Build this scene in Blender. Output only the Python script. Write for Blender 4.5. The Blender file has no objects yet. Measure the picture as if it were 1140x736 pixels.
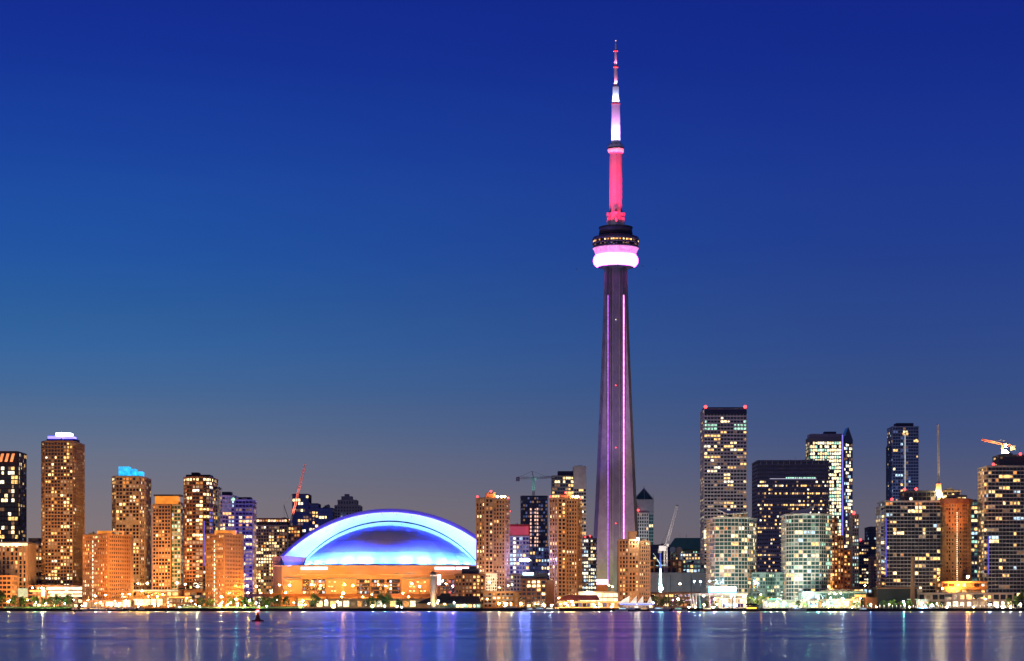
import bpy, math, random
from mathutils import Vector, Matrix
# ------------------------------------------------------------ camera, sky, light, exposure
SC = bpy.context.scene
F = 2450.0; CX = 570.0; HY = 676.0; CH = 2.8            # focal length, centre and horizon in photo pixels; eye height in m
cam = bpy.data.objects.new('camera', bpy.data.cameras.new('camera'))
SC.collection.objects.link(cam); SC.camera = cam
cam.location = (0, 0, CH); cam.rotation_euler = (math.radians(90), 0, 0)
cam.data.sensor_width = 36; cam.data.lens = 36 * F / 1140
cam.data.shift_y = (HY - 368) / 1140
cam.data.clip_start = 1; cam.data.clip_end = 80000

W = bpy.data.worlds.new('World'); SC.world = W; W.use_nodes = True
nt = W.node_tree; N = nt.nodes; L = nt.links; N.clear()
def srgb(r, g, b):
    f = lambda c: (c/255/12.92) if c/255 <= .04045 else ((c/255+.055)/1.055)**2.4
    return (f(r), f(g), f(b), 1)
tc = N.new('ShaderNodeTexCoord'); sx = N.new('ShaderNodeSeparateXYZ'); L.new(tc.outputs['Generated'], sx.inputs[0])
def ramp(stops):
    r = N.new('ShaderNodeValToRGB'); r.color_ramp.interpolation = 'CARDINAL'
    el = r.color_ramp.elements
    while len(el) > 1: el.remove(el[0])
    for i, (p, c) in enumerate(stops):
        e = el[0] if i == 0 else el.new(p)
        e.position = p; e.color = c
    return r
# elevation (sine) against colour: the western (left) half of the dusk sky and the darker eastern half
SKY_W = [(0, srgb(132,116,114)), (.031, srgb(132,119,121)), (.052, srgb(120,117,129)), (.072, srgb(101,114,140)), (.093, srgb(76,107,149)), (.113, srgb(57,102,158)), (.133, srgb(45,94,157)), (.153, srgb(35,86,162)), (.193, srgb(27,72,160)), (.23, srgb(21,56,152)), (.27, srgb(17,43,142)), (.32, srgb(14,36,130)), (.6, srgb(10,25,90)), (1, srgb(8,18,66))]
SKY_E = [(0, srgb(102,92,104)), (.031, srgb(103,97,110)), (.052, srgb(90,92,117)), (.072, srgb(71,85,127)), (.093, srgb(58,80,132)), (.113, srgb(49,75,137)), (.153, srgb(36,64,141)), (.193, srgb(28,56,144)), (.23, srgb(21,46,140)), (.27, srgb(17,38,134)), (.32, srgb(14,32,122)), (.6, srgb(10,22,80)), (1, srgb(8,16,60))]
rw, re_ = ramp(SKY_W), ramp(SKY_E)
L.new(sx.outputs['Z'], rw.inputs[0]); L.new(sx.outputs['Z'], re_.inputs[0])
mr = N.new('ShaderNodeMapRange'); mr.interpolation_type = 'SMOOTHSTEP'
mr.inputs['From Min'].default_value = -.25; mr.inputs['From Max'].default_value = .20; L.new(sx.outputs['X'], mr.inputs['Value'])
mx = N.new('ShaderNodeMix'); mx.data_type = 'RGBA'
L.new(mr.outputs[0], mx.inputs['Factor']); L.new(rw.outputs[0], mx.inputs['A']); L.new(re_.outputs[0], mx.inputs['B'])
bg = N.new('ShaderNodeBackground'); L.new(mx.outputs['Result'], bg.inputs[0]); bg.inputs[1].default_value = 1.0
sk = N.new('ShaderNodeTexSky'); sk.sky_type = 'NISHITA'; sk.sun_disc = False
sk.sun_elevation = math.radians(-4); sk.sun_rotation = math.radians(-120)
bg2 = N.new('ShaderNodeBackground'); L.new(sk.outputs[0], bg2.inputs[0]); bg2.inputs[1].default_value = .05
ad = N.new('ShaderNodeAddShader'); L.new(bg.outputs[0], ad.inputs[0]); L.new(bg2.outputs[0], ad.inputs[1])
wo = N.new('ShaderNodeOutputWorld'); L.new(ad.outputs[0], wo.inputs[0])

# the afterglow low in the west, to the left of and behind the camera: very soft and weak
sd = bpy.data.lights.new('afterglow', 'SUN'); sd.energy = .16; sd.angle = math.radians(40); sd.color = (1, .74, .6)
so = bpy.data.objects.new('afterglow', sd); SC.collection.objects.link(so)
so.rotation_euler = (math.radians(72), 0, math.radians(-42))
VS = SC.view_settings
VS.view_transform = 'Standard'; VS.look = 'None'; VS.exposure = 0; VS.gamma = 1; VS.use_curve_mapping = False
SC.cycles.use_denoising = True
SC.cycles.max_bounces = 5; SC.cycles.diffuse_bounces = 1; SC.cycles.glossy_bounces = 3; SC.cycles.transmission_bounces = 2
SC.cycles.sample_clamp_indirect = 6; SC.cycles.use_light_tree = True
SC.cycles.caustics_reflective = False; SC.cycles.caustics_refractive = False

# ------------------------------------------------------------ helpers
COL = SC.collection
R = random.Random(7)
def X(x, D): return (x - CX) * D / F
def Z(y, D): return CH + (HY - y) * D / F
GZ = 2.0                                                 # level of the built-up shore
def tag(o, label=None, cat=None, group=None, kind=None):
    if label: o['label'] = label
    if cat: o['category'] = cat
    if group: o['group'] = group
    if kind: o['kind'] = kind
    return o
def thing(name, label, cat, loc, group=None):
    o = bpy.data.objects.new(name, None); COL.objects.link(o); o.location = loc; o.empty_display_size = 2
    return tag(o, label, cat, group)
class MB:
    def __init__(s): s.v = []; s.f = []; s.m = []
    def add(s, vs, fs, m=0):
        b = len(s.v); s.v += [tuple(v) for v in vs]; s.f += [tuple(b+i for i in f) for f in fs]; s.m += [m]*len(fs); return s
    def box(s, c, d, rz=0, m=0):
        cx, cy, cz = c; a, b, e = d[0]/2, d[1]/2, d[2]/2; co, si = math.cos(rz), math.sin(rz)
        vs = [(cx+x*co-y*si, cy+x*si+y*co, cz+z) for x in (-a, a) for y in (-b, b) for z in (-e, e)]
        return s.add(vs, [(0,1,3,2),(4,6,7,5),(0,4,5,1),(2,3,7,6),(0,2,6,4),(1,5,7,3)], m)
    def prism(s, poly, z0, z1, m=0, top=None):
        n = len(poly); t = top or poly
        vs = [(x, y, z0) for x, y in poly] + [(x, y, z1) for x, y in t]
        fs = [(i, (i+1) % n, n+(i+1) % n, n+i) for i in range(n)] + [tuple(range(n-1, -1, -1)), tuple(range(n, 2*n))]
        return s.add(vs, fs, m)
    def tube(s, p, q, r0, r1=None, n=8, m=0):
        p, q = Vector(p), Vector(q); r1 = r0 if r1 is None else r1
        d = (q-p).normalized(); u = d.orthogonal().normalized(); w = d.cross(u)
        vs = [p+(u*math.cos(6.2832*i/n)+w*math.sin(6.2832*i/n))*r0 for i in range(n)] + [q+(u*math.cos(6.2832*i/n)+w*math.sin(6.2832*i/n))*r1 for i in range(n)]
        return s.add(vs, [(i, (i+1) % n, n+(i+1) % n, n+i) for i in range(n)] + [tuple(range(n-1, -1, -1)), tuple(range(n, 2*n))], m)
    def lathe(s, c, prof, n=32, m=0):
        vs = []; k = len(prof)
        for r, z in prof:
            vs += [(c[0]+r*math.cos(6.28318*i/n), c[1]+r*math.sin(6.28318*i/n), c[2]+z) for i in range(n)]
        fs = [(j*n+i, j*n+(i+1) % n, (j+1)*n+(i+1) % n, (j+1)*n+i) for j in range(k-1) for i in range(n)]
        fs += [tuple(range(n-1, -1, -1)), tuple((k-1)*n+i for i in range(n))]
        return s.add(vs, fs, m)
    def ball(s, c, r, n=10, m=0, sz=1):
        k = 6
        return s.lathe(c, [(max(.01, r*math.sin(math.pi*j/k)), -r*sz*math.cos(math.pi*j/k)) for j in range(k+1)], n, m)
    def build(s, name, mats, parent=None, smooth=False):
        me = bpy.data.meshes.new(name)
        o = bpy.data.objects.new(name, me); COL.objects.link(o)
        if parent is not None:
            root = parent; off = Vector((0, 0, 0))
            while root is not None: off += root.location; root = root.parent
            me.from_pydata([(x-off.x, y-off.y, z-off.z) for x, y, z in s.v], [], s.f); o.parent = parent
        else: me.from_pydata(s.v, [], s.f)
        for m in (mats if isinstance(mats, (list, tuple)) else [mats]): me.materials.append(m)
        if any(s.m): me.polygons.foreach_set('material_index', s.m)
        if smooth: me.polygons.foreach_set('use_smooth', [True]*len(s.f))
        me.update(); return o

# ------------------------------------------------------------ materials
MATS = {}
def solid(name, col, rough=.7, metal=0, var=.18, scale=.15, spec=.4):
    if name in MATS: return MATS[name]
    m = bpy.data.materials.new(name); m.use_nodes = True; t = m.node_tree; b = t.nodes['Principled BSDF']
    b.inputs['Roughness'].default_value = rough; b.inputs['Metallic'].default_value = metal
    b.inputs['Specular IOR Level'].default_value = spec
    g = t.nodes.new('ShaderNodeNewGeometry'); n = t.nodes.new('ShaderNodeTexNoise'); n.inputs['Scale'].default_value = scale
    n.inputs['Detail'].default_value = 6; n.inputs['Roughness'].default_value = .65
    t.links.new(g.outputs['Position'], n.inputs['Vector'])
    r = t.nodes.new('ShaderNodeMapRange'); r.inputs['From Min'].default_value = .3; r.inputs['From Max'].default_value = .7
    r.inputs['To Min'].default_value = 1-var; r.inputs['To Max'].default_value = 1+var; t.links.new(n.outputs[0], r.inputs[0])
    mu = t.nodes.new('ShaderNodeVectorMath'); mu.operation = 'SCALE'; mu.inputs[0].default_value = col[:3]
    t.links.new(r.outputs[0], mu.inputs['Scale']); t.links.new(mu.outputs[0], b.inputs['Base Color'])
    MATS[name] = m; return m
def emit(name, col, st, sample=False, var=.6, scale=.55):
    if name in MATS: return MATS[name]
    m = bpy.data.materials.new(name); m.use_nodes = True; t = m.node_tree; b = t.nodes['Principled BSDF']
    b.inputs['Base Color'].default_value = (.1, .1, .1, 1); b.inputs['Roughness'].default_value = .3
    b.inputs['Emission Color'].default_value = (*col[:3], 1)
    if var:
        g = t.nodes.new('ShaderNodeNewGeometry'); n = t.nodes.new('ShaderNodeTexNoise'); n.inputs['Scale'].default_value = scale
        n.inputs['Detail'].default_value = 2
        t.links.new(g.outputs['Position'], n.inputs['Vector'])
        r = t.nodes.new('ShaderNodeMapRange'); r.inputs['From Min'].default_value = .35; r.inputs['From Max'].default_value = .65
        r.inputs['To Min'].default_value = st*(1-var); r.inputs['To Max'].default_value = st*(1+var); t.links.new(n.outputs[0], r.inputs[0])
        t.links.new(r.outputs[0], b.inputs['Emission Strength'])
    else: b.inputs['Emission Strength'].default_value = st
    m.cycles.emission_sampling = 'AUTO' if sample else 'NONE'
    MATS[name] = m; return m
for nm, c in dict(precast=(.30,.185,.105), brownbrick=(.19,.085,.05), tanbrick=(.31,.19,.12), redbrick=(.28,.11,.06), orangebrick=(.42,.205,.085), beige=(.36,.27,.19),
                  white=(.62,.6,.56), palegrey=(.42,.41,.38), midgrey=(.22,.23,.25), darkgrey=(.08,.085,.1), navy=(.03,.04,.09), darkframe=(.035,.03,.05),
                  teal=(.22,.34,.33), mullion=(.30,.31,.36), lilac=(.34,.32,.44), concrete=(.40,.37,.33), pinkconc=(.48,.34,.27), olive=(.3,.28,.2)).items():
    solid(nm, c)
solid('copper_roof', (.06,.17,.15), .6); solid('red_roof', (.35,.05,.03), .5); solid('black_roof', (.02,.022,.03), .6); solid('roof_gravel', (.12,.12,.12), .9)
solid('steel_white', (.7,.7,.72), .4); solid('steel_red', (.5,.16,.1), .5); solid('steel_grey', (.35,.36,.38), .5); solid('pole_dark', (.06,.06,.065), .5)
solid('hull_white', (.75,.75,.75), .3); solid('hull_dark', (.04,.05,.07), .4); solid('quay', (.035,.035,.04), .9, var=.4, scale=.5)
solid('lawn', (.05,.12,.025), .95, var=.3, scale=.4); solid('ground', (.09,.085,.08), .95, var=.3, scale=.05); solid('path', (.22,.2,.18), .9)
solid('bark', (.06,.045,.03), .9); solid('pennant', (.5,.05,.05), .8); solid('redpaint', (.45,.03,.03), .5); solid('canvas', (.8,.8,.78), .6, var=.05)
solid('dome_shell', (.78,.78,.8), .45, var=.05, scale=.06); solid('vault_shell', (.5,.48,.56), .6, var=.08, scale=.05); solid('skin_black', (.015,.015,.02), .7)
def glassm(name, col, rough=.12, spec=.9):
    m = solid(name, col, rough, 0, .3, .12, spec); b = m.node_tree.nodes['Principled BSDF']
    t = m.node_tree; g = t.nodes.new('ShaderNodeNewGeometry'); w = t.nodes.new('ShaderNodeTexNoise'); w.inputs['Scale'].default_value = .6
    t.links.new(g.outputs['Position'], w.inputs['Vector']); bp = t.nodes.new('ShaderNodeBump'); bp.inputs['Strength'].default_value = .25; bp.inputs['Distance'].default_value = .3
    t.links.new(w.outputs[0], bp.inputs['Height']); t.links.new(bp.outputs[0], b.inputs['Normal']); return m
glassm('glass', (.02,.022,.03)); glassm('glass_blue', (.02,.035,.09)); glassm('glass_teal', (.03,.10,.10)); glassm('glass_brown', (.03,.018,.015)); glassm('glass_violet', (.05,.04,.16))
# lit windows
emit('w_warm', (1,.56,.17), 1.7); emit('w_pale', (1,.72,.34), 2.3); emit('w_amber', (1,.36,.07), .85); emit('w_white', (1,.92,.66), 1.8); emit('w_dim', (1,.5,.2), .2); emit('w_dusky', (1,.62,.34), .42)
emit('w_cool', (.55,.8,1), 1.2); emit('w_blue', (.1,.2,1), 1.3); emit('w_green', (.5,1,.72), 1.1); emit('w_dimgreen', (.35,.8,.62), .28); emit('w_red', (1,.15,.1), .8); emit('w_dimblue', (.25,.35,.9), .22); emit('w_pink', (1,.55,.42), 1.1)
PAL = dict(warm='w_warm w_warm w_pale w_pale w_dusky w_dusky w_amber w_dim w_dim w_white'.split(), brown='w_warm w_pale w_amber w_dusky w_dim w_dim w_amber w_warm'.split(),
           office='w_pale w_warm w_white w_warm w_dusky w_dim'.split(), white='w_white w_pale w_white w_dim w_cool'.split(), green='w_pale w_warm w_dimgreen w_dimgreen w_dimgreen w_green w_warm w_cool'.split(),
           cool='w_pale w_warm w_cool w_dimblue w_dimblue w_dimblue'.split(), mix='w_warm w_pale w_pale w_dusky w_dusky w_dim w_dim w_cool w_amber w_warm w_pale w_warm w_warm'.split(), pink='w_pink w_pink w_pale'.split())

CUBE = {}
def pane_mesh(mat):
    if mat not in CUBE:
        b = MB().box((0,0,0), (1,1,1)); me = bpy.data.meshes.new('window_pane'); me.from_pydata(b.v, [], b.f); me.materials.append(MATS[mat]); CUBE[mat] = me
    return CUBE[mat]
def offset(poly, d):
    n = len(poly); out = []
    for i in range(n):
        p0, p1, p2 = Vector(poly[i-1]), Vector(poly[i]), Vector(poly[(i+1) % n])
        e1 = (p1-p0).normalized(); e2 = (p2-p1).normalized(); n1 = Vector((e1.y, -e1.x)); n2 = Vector((e2.y, -e2.x))
        b = n1+n2; b = b/max(.3, b.dot(n1)) if b.length > 1e-6 else n1
        out.append((p1.x+b.x*d, p1.y+b.y*d))
    return out

class Bld:
    """one building: a root Empty, its wall mesh, windows, roof pieces"""
    def __init__(s, name, label, x, D, cat='building', group=None):
        s.root = thing(name, label, cat, (X(x, D), D+12, GZ), group); s.wins = []; s.wall = {}; s.balc = []
        s.bulk = {}; s.capn = 100
    def mb(s, part, mat):
        return s.wall.setdefault((part, mat), MB())
    def vol(s, front, ytop, depth=28, ybase=None, fh=3.0, bay=3.2, wall='precast', glass='glass', lit=.25, pal='warm', pier=.6, sp=1.0, op=.3, os=.25,
            fn=None, win=True, roof=True, units=2, top=.9, z0=None, dark=True, balc=None, part='wall', parapet=.8, solidpier=True):
        pts = [(X(x, D), D) for x, D in front]; D0 = min(D for _, D in front)
        z1 = Z(ytop, front[0][1] if ytop is not None else 0); z0 = (GZ if ybase is None else Z(ybase, front[0][1])) if z0 is None else z0
        back = max(D for _, D in front)+depth
        poly = pts + [(pts[-1][0], back), (pts[0][0], back)]
        if abs(pts[-1][1]-back) < .1: poly = pts + [(pts[0][0], back)]
        s.poly = poly; s.z1 = z1; s.z0 = z0
        w = s.mb(part, wall); w.prism(poly, z0, z1)
        H = z1-z0; nf = max(1, round((H-top)/fh)); fh = (H-top)/nf
        if parapet: w.prism(offset(poly, os+.1), z1-top, z1+parapet*.5)
        if sp and win:
            pp = offset(poly, os)
            for f in range(nf): w.prism(pp, z0+f*fh-.001*(f % 2), z0+f*fh+sp*.999)
        if roof:
            s.mb('roof', 'roof_gravel').prism(offset(poly, -.6), z1+parapet*.5, z1+parapet*.5+.25)
        n = len(poly)
        for i in range(n):
            p, q = Vector(poly[i]), Vector(poly[(i+1) % n]); e = q-p; Ln = e.length
            if Ln < 1.5: continue
            d = e/Ln; nrm = Vector((d.y, -d.x)); mid = (p+q)/2
            if nrm.dot(-mid.normalized()) < .02 or not win: continue
            th = math.atan2(d.y, d.x); nb = max(1, round(Ln/(bay*.86))); bw = Ln/nb
            if pier and solidpier:
                for j in range(nb+1):
                    c = p+d*(min(max(j*bw, pier*.3), Ln-pier*.3)) + nrm*(op/2)
                    w.box((c.x, c.y, (z0+z1-top)/2), (pier*(.999 if i % 2 else 1), op, z1-z0-top-.01), th)
            bias = [R.choice((.35,.6,.8,1,1.2,1.5,2.0)) for _ in range(nb)]
            for f in range(nf):
                run = 0; rm = None; fb = R.choice((.6,.9,1,1.2,1.4))
                for j in range(nb):
                    k = 'default'
                    if fn: k = fn(i, (j+.5)/nb, f, nf, j, nb)
                    if k == 'blank': continue
                    if k == 'default':
                        if run > 0: run -= 1; k = rm
                        elif R.random() < lit*1.05*bias[j]*fb:
                            rm = R.choice(PAL[pal]); run = R.choice((0,0,0,1,1,2)); k = rm
                        else: k = None
                    if k is None and not dark: continue
                    c = p+d*((j+.5)*bw)+nrm*.05
                    ww = bw-pier-.1 if pier else bw*.97
                    hh = (fh-sp)*.96
                    if k and str(k).startswith('w_') and R.random() < (.7 if fn is None else .25):
                        ww *= R.uniform(.5, .85)
                        if R.random() < .5: hh *= R.uniform(.6, .9)
                    s.wins.append((Vector((c.x, c.y, z0+f*fh+sp+(fh-sp)/2)), th, ww, hh, k or glass, k is not None))
            if balc and i in balc['e']:
                us = balc['u']
                for f in range(1, nf):
                    for (u0, u1) in us:
                        c = p+d*(Ln*(u0+u1)/2)+nrm*(balc.get('d', 1.4)/2+.02); bwid = Ln*(u1-u0)
                        s.balc.append((c, th, bwid, balc.get('d', 1.4), z0+f*fh, balc.get('mat', 'white'), nrm))
        return s
    def box(s, part, mat, x0, x1, y0, y1, D, depth=8, dz=0):
        """a box whose front face spans photo x0..x1, y0 (top)..y1 at distance D"""
        a, b = X(x0, D), X(x1, D); t, u = Z(y0, D), Z(y1, D)
        m = MB().box(((a+b)/2, D+depth/2, (t+u)/2), (b-a, depth, t-u)); return m.build(part, MATS[mat], s.root)
    def units(s, n=3, h=(2, 4)):
        xs = [p[0] for p in s.poly]; ys = [p[1] for p in s.poly]
        for k in range(n):
            w = R.uniform(3, 7); hh = R.uniform(*h); x = R.uniform(min(xs)+5, max(xs)-5) if max(xs)-min(xs) > 11 else sum(xs)/len(xs)
            yy = R.uniform(min(ys)+8, max(ys)-5); MB().box((x, yy, s.z1+hh/2), (w, 4, hh)).box((x+.25*w, yy, s.z1+hh+.4), (.9, .9, .98)).build('roof_unit', MATS[R.choice(('midgrey','darkgrey','palegrey'))], s.root)
        return s
    def window(s, c, th, w, h, mat):
        o = bpy.data.objects.new('window', pane_mesh(mat)); COL.objects.link(o); o.parent = s.root
        o.location = c-s.root.location; o.rotation_euler = (0, 0, th); o.scale = (w, .1, h); return o
    def done(s, cap=100):
        if getattr(s, 'poly', None) and s.z1 > 30:
            s.units(2, (1.0, 2.4))
            if R.random() < .5: xs = [p[0] for p in s.poly]; MB().tube((sum(xs)/len(xs)+3, s.poly[0][1]+9, s.z1), (sum(xs)/len(xs)+3, s.poly[0][1]+9, s.z1+R.uniform(4,8)), .14, .07, 5).build('antenna', MATS['pole_dark'], s.root)
        for (part, mat), mb in s.wall.items(): mb.build(part, MATS[mat], s.root)
        order = sorted(s.wins, key=lambda w: (not w[5], -w[2]*w[3]))
        for w in order[:cap]: s.window(*w[:5])
        rest = order[cap:]
        if rest:
            names = sorted({w[4] for w in rest}); mb = MB()
            for c, th, w, h, mt, l in rest: mb.box(c, (w, .1, h), th, names.index(mt))
            tag(mb.build('window', [MATS[n] for n in names], s.root), kind='stuff')
        if s.balc:
            def one(mb, b):
                c, th, w, dd, z, mt, nrm = b
                mb.box((c.x, c.y, z+.1), (w, dd, .22), th, 0)
                f = c+nrm*(dd/2-.05); mb.box((f.x, f.y, z+.75), (w, .06, 1.0), th, 1)
            mats = lambda b: [MATS[b[5]], MATS['mullion']]
            bs = sorted(s.balc, key=lambda b: -b[2])
            for b in bs[:60 if len(bs) > 100 else 100]:
                mb = MB(); one(mb, b); mb.build('balcony', mats(b), s.root)
            bs = bs[60 if len(bs) > 100 else 100:]
            if bs:
                mb = MB(); [one(mb, b) for b in bs]; tag(mb.build('balcony', mats(bs[0]), s.root), kind='stuff')
        return s
    def mast(s, x, y0, y1, D, r=.25, light=None, name='antenna'):
        m = MB().tube((X(x, D), D, Z(y1, D)), (X(x, D), D, Z(y0, D)), r, r*.5); o = m.build(name, MATS['steel_grey'], s.root)
        if light: MB().ball((X(x, D), D, Z(y0, D)+.5), .8).build('warning_light', MATS[light], o)
        return s
emit('warn_red', (1,.05,.05), 5, var=0); emit('lamp_white', (1,.76,.44), 600, True, var=0); emit('lamp_orange', (1,.45,.1), 600, True, var=0); emit('lamp_teal', (.25,1,.8), 600, True, var=0); emit('lamp_blue', (.2,.4,1), 600, True, var=0)
def warn(b, x, y, D, r=.8, mat='warn_red'):
    MB().tube((X(x,D), D, Z(y,D)-1.6), (X(x,D), D, Z(y,D)), .1).build('light_stem', MATS['pole_dark'], b.root)
    MB().ball((X(x,D), D, Z(y,D)), r).build('warning_light', MATS[mat], b.root)
def spot(parent, loc, aim, power, col, ang=60, blend=.6, r=.3, name='floodlight_beam'):
    d = bpy.data.lights.new(name, 'SPOT'); d.energy = power; d.color = col; d.spot_size = math.radians(ang); d.spot_blend = blend; d.shadow_soft_size = r
    o = bpy.data.objects.new(name, d); COL.objects.link(o)
    rl = parent.matrix_world.translation if False else parent.location
    o.parent = parent; o.location = Vector(loc)-rl
    o.rotation_euler = (Vector(aim)-Vector(loc)).to_track_quat('-Z', 'Y').to_euler(); return o
# ------------------------------------------------------------ setting: water, ground, quay
SHORE = 1478.0
wm = bpy.data.materials.new('lake_water'); wm.use_nodes = True; t = wm.node_tree; b = t.nodes['Principled BSDF']
b.inputs['Base Color'].default_value = (.006,.014,.035,1); b.inputs['IOR'].default_value = 1.33; b.inputs['Specular IOR Level'].default_value = .5
g = t.nodes.new('ShaderNodeNewGeometry')
def wn(sx_, sy_, detail, rough=.6):
    mp = t.nodes.new('ShaderNodeMapping'); mp.inputs['Scale'].default_value = (sx_, sy_, 1); t.links.new(g.outputs['Position'], mp.inputs[0])
    n = t.nodes.new('ShaderNodeTexNoise'); n.inputs['Scale'].default_value = 1; n.inputs['Detail'].default_value = detail; n.inputs['Roughness'].default_value = rough
    t.links.new(mp.outputs[0], n.inputs['Vector']); return n
n1 = wn(.0016, .02, 4); n2 = wn(.03, .22, 4); n3 = wn(.25, .5, 2)
r1 = t.nodes.new('ShaderNodeMapRange'); r1.inputs['From Min'].default_value = .35; r1.inputs['From Max'].default_value = .65
r1.inputs['To Min'].default_value = .16; r1.inputs['To Max'].default_value = .235; t.links.new(n1.outputs[0], r1.inputs[0]); t.links.new(r1.outputs[0], b.inputs['Roughness'])
bp = t.nodes.new('ShaderNodeBump'); bp.inputs['Strength'].default_value = .12; bp.inputs['Distance'].default_value = .5; t.links.new(n2.outputs[0], bp.inputs['Height'])
bp2 = t.nodes.new('ShaderNodeBump'); bp2.inputs['Strength'].default_value = .12; bp2.inputs['Distance'].default_value = .12; t.links.new(n3.outputs[0], bp2.inputs['Height']); t.links.new(bp.outputs[0], bp2.inputs['Normal'])
t.links.new(bp2.outputs[0], b.inputs['Normal'])
# choppier patches of the lake scatter the reflections higher
r2 = t.nodes.new('ShaderNodeMapRange'); r2.inputs['From Min'].default_value = .36; r2.inputs['From Max'].default_value = .64; r2.inputs['To Min'].default_value = .25; r2.inputs['To Max'].default_value = .5
t.links.new(n1.outputs[0], r2.inputs[0])
ga = t.nodes.new('ShaderNodeBsdfGlossy'); gb = t.nodes.new('ShaderNodeBsdfGlossy')
for q in (ga, gb): q.distribution = 'MULTI_GGX'; t.links.new(bp2.outputs[0], q.inputs['Normal'])
n4 = wn(.0011, .021, 2, .4); rc = t.nodes.new('ShaderNodeValToRGB'); rc.color_ramp.elements[0].position = .38; rc.color_ramp.elements[0].color = (.44,.57,.78,1); rc.color_ramp.elements[1].position = .6; rc.color_ramp.elements[1].color = (.80,.92,.98,1)
t.links.new(n4.outputs[0], rc.inputs[0]); [t.links.new(rc.outputs[0], q.inputs['Color']) for q in (ga, gb)]
gb.inputs['Roughness'].default_value = .38; t.links.new(r1.outputs[0], ga.inputs['Roughness'])
ms = t.nodes.new('ShaderNodeMixShader'); t.links.new(r2.outputs[0], ms.inputs[0]); t.links.new(ga.outputs[0], ms.inputs[1]); t.links.new(gb.outputs[0], ms.inputs[2])
lw = t.nodes.new('ShaderNodeFresnel'); lw.inputs[0].default_value = 1.5; fm = t.nodes.new('ShaderNodeMixShader'); df = t.nodes.new('ShaderNodeBsdfDiffuse'); df.inputs[0].default_value = (.008,.018,.05,1)
t.links.new(lw.outputs[0], fm.inputs[0]); t.links.new(df.outputs[0], fm.inputs[1]); t.links.new(ms.outputs[0], fm.inputs[2]); t.links.new(fm.outputs[0], t.nodes['Material Output'].inputs[0])
def sheet(name, x0, x1, y0, y1, z, mat, nx=1, ny=1):
    vs = [(x0+(x1-x0)*i/nx, y0+(y1-y0)*j/ny, z) for j in range(ny+1) for i in range(nx+1)]
    fs = [(j*(nx+1)+i, j*(nx+1)+i+1, (j+1)*(nx+1)+i+1, (j+1)*(nx+1)+i) for j in range(ny) for i in range(nx)]
    return tag(MB().add(vs, fs).build(name, mat), kind='structure')
sheet('lake', -6000, 6000, -400, SHORE+6, 0, wm)
# land: one sheet out to the horizon
sheet('ground', -30000, 30000, SHORE+2, 60000, GZ-.01, MATS['ground'])
tag(MB().box((0, SHORE+2, .6), (6000, 5, 2.9)).build('quay', MATS['quay']), kind='structure')
sheet('promenade', -1500, 1500, SHORE+4.6, SHORE+16, GZ+.05, MATS['path'])
def lawn(x0, x1, D0, D1):
    vs = [(X(x0,D0), D0, GZ+.06), (X(x1,D0), D0, GZ+.06), (X(x1,D1), D1, GZ+1.4), (X(x0,D1), D1, GZ+1.4)]
    tag(MB().add(vs, [(0,1,2,3)]).build('lawn', MATS['lawn']), kind='structure')
lawn(4, 82, SHORE+16.2, SHORE+34); lawn(195, 338, SHORE+16.2, SHORE+34)

# ------------------------------------------------------------ left group of towers
def rooflit(b, x0, x1, y0, y1, D, mat, part='lit_crown', depth=14): return b.box(part, mat, x0, x1, y0, y1, D, depth)
emit('crown_violet', (.12,.09,1), 6, True, .25, .12); emit('crown_white', (.1,.12,1), 60, True, .2, .2); emit('crown_cyan', (.02,.42,.9), 1.5, True, .4, .3); emit('crown_orange', (1,.28,.02), 1.0, True, .25, .2); emit('crown_red', (1,.1,.05), .55, True, .3, .2)  # light on the floodlit crowns is put into their own emission
emit('strip_white', (1,.8,.45), 1.9, True, .3, .3); emit('strip_orange', (1,.38,.06), 2.0, True, .3, .3); emit('strip_blue', (.07,.07,.9), .55, False, .2)

b = Bld('glass_tower', 'dark glass tower with orange lit stripes at its top, at the left edge', 8, 1760)
b.vol([(-10,1760),(20,1760)], 503, 30, fh=3.6, bay=3.0, wall='darkframe', glass='glass', lit=.25, pal='office', pier=.3, sp=.9, fn=lambda i,u,f,nf,j,nb: 'blank' if f > nf-4 and i == 0 else ('w_dim' if R.random() < .05 else 'default'))
b.vol([(20.3,1766),(23,1766)], 523, 20, wall='navy', lit=.15, pal='cool', bay=2.5)
for k in range(4): 
    x = -7+k*6; D = 1759.3
    MB().add([(X(x,D),D,Z(514,D)),(X(x+3,D),D,Z(514,D)),(X(x+5.4,D),D,Z(505,D)),(X(x+2.4,D),D,Z(505,D)),(X(x,D),D+.4,Z(514,D)),(X(x+3,D),D+.4,Z(514,D)),(X(x+5.4,D),D+.4,Z(505,D)),(X(x+2.4,D),D+.4,Z(505,D))],[(0,1,2,3),(7,6,5,4),(0,4,5,1),(1,5,6,2),(2,6,7,3),(3,7,4,0)]).build('light_stripe', emit('stripe_o',(1,.28,.08),1.3,False,.2), b.root)
b.units(2); b.done()

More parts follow.
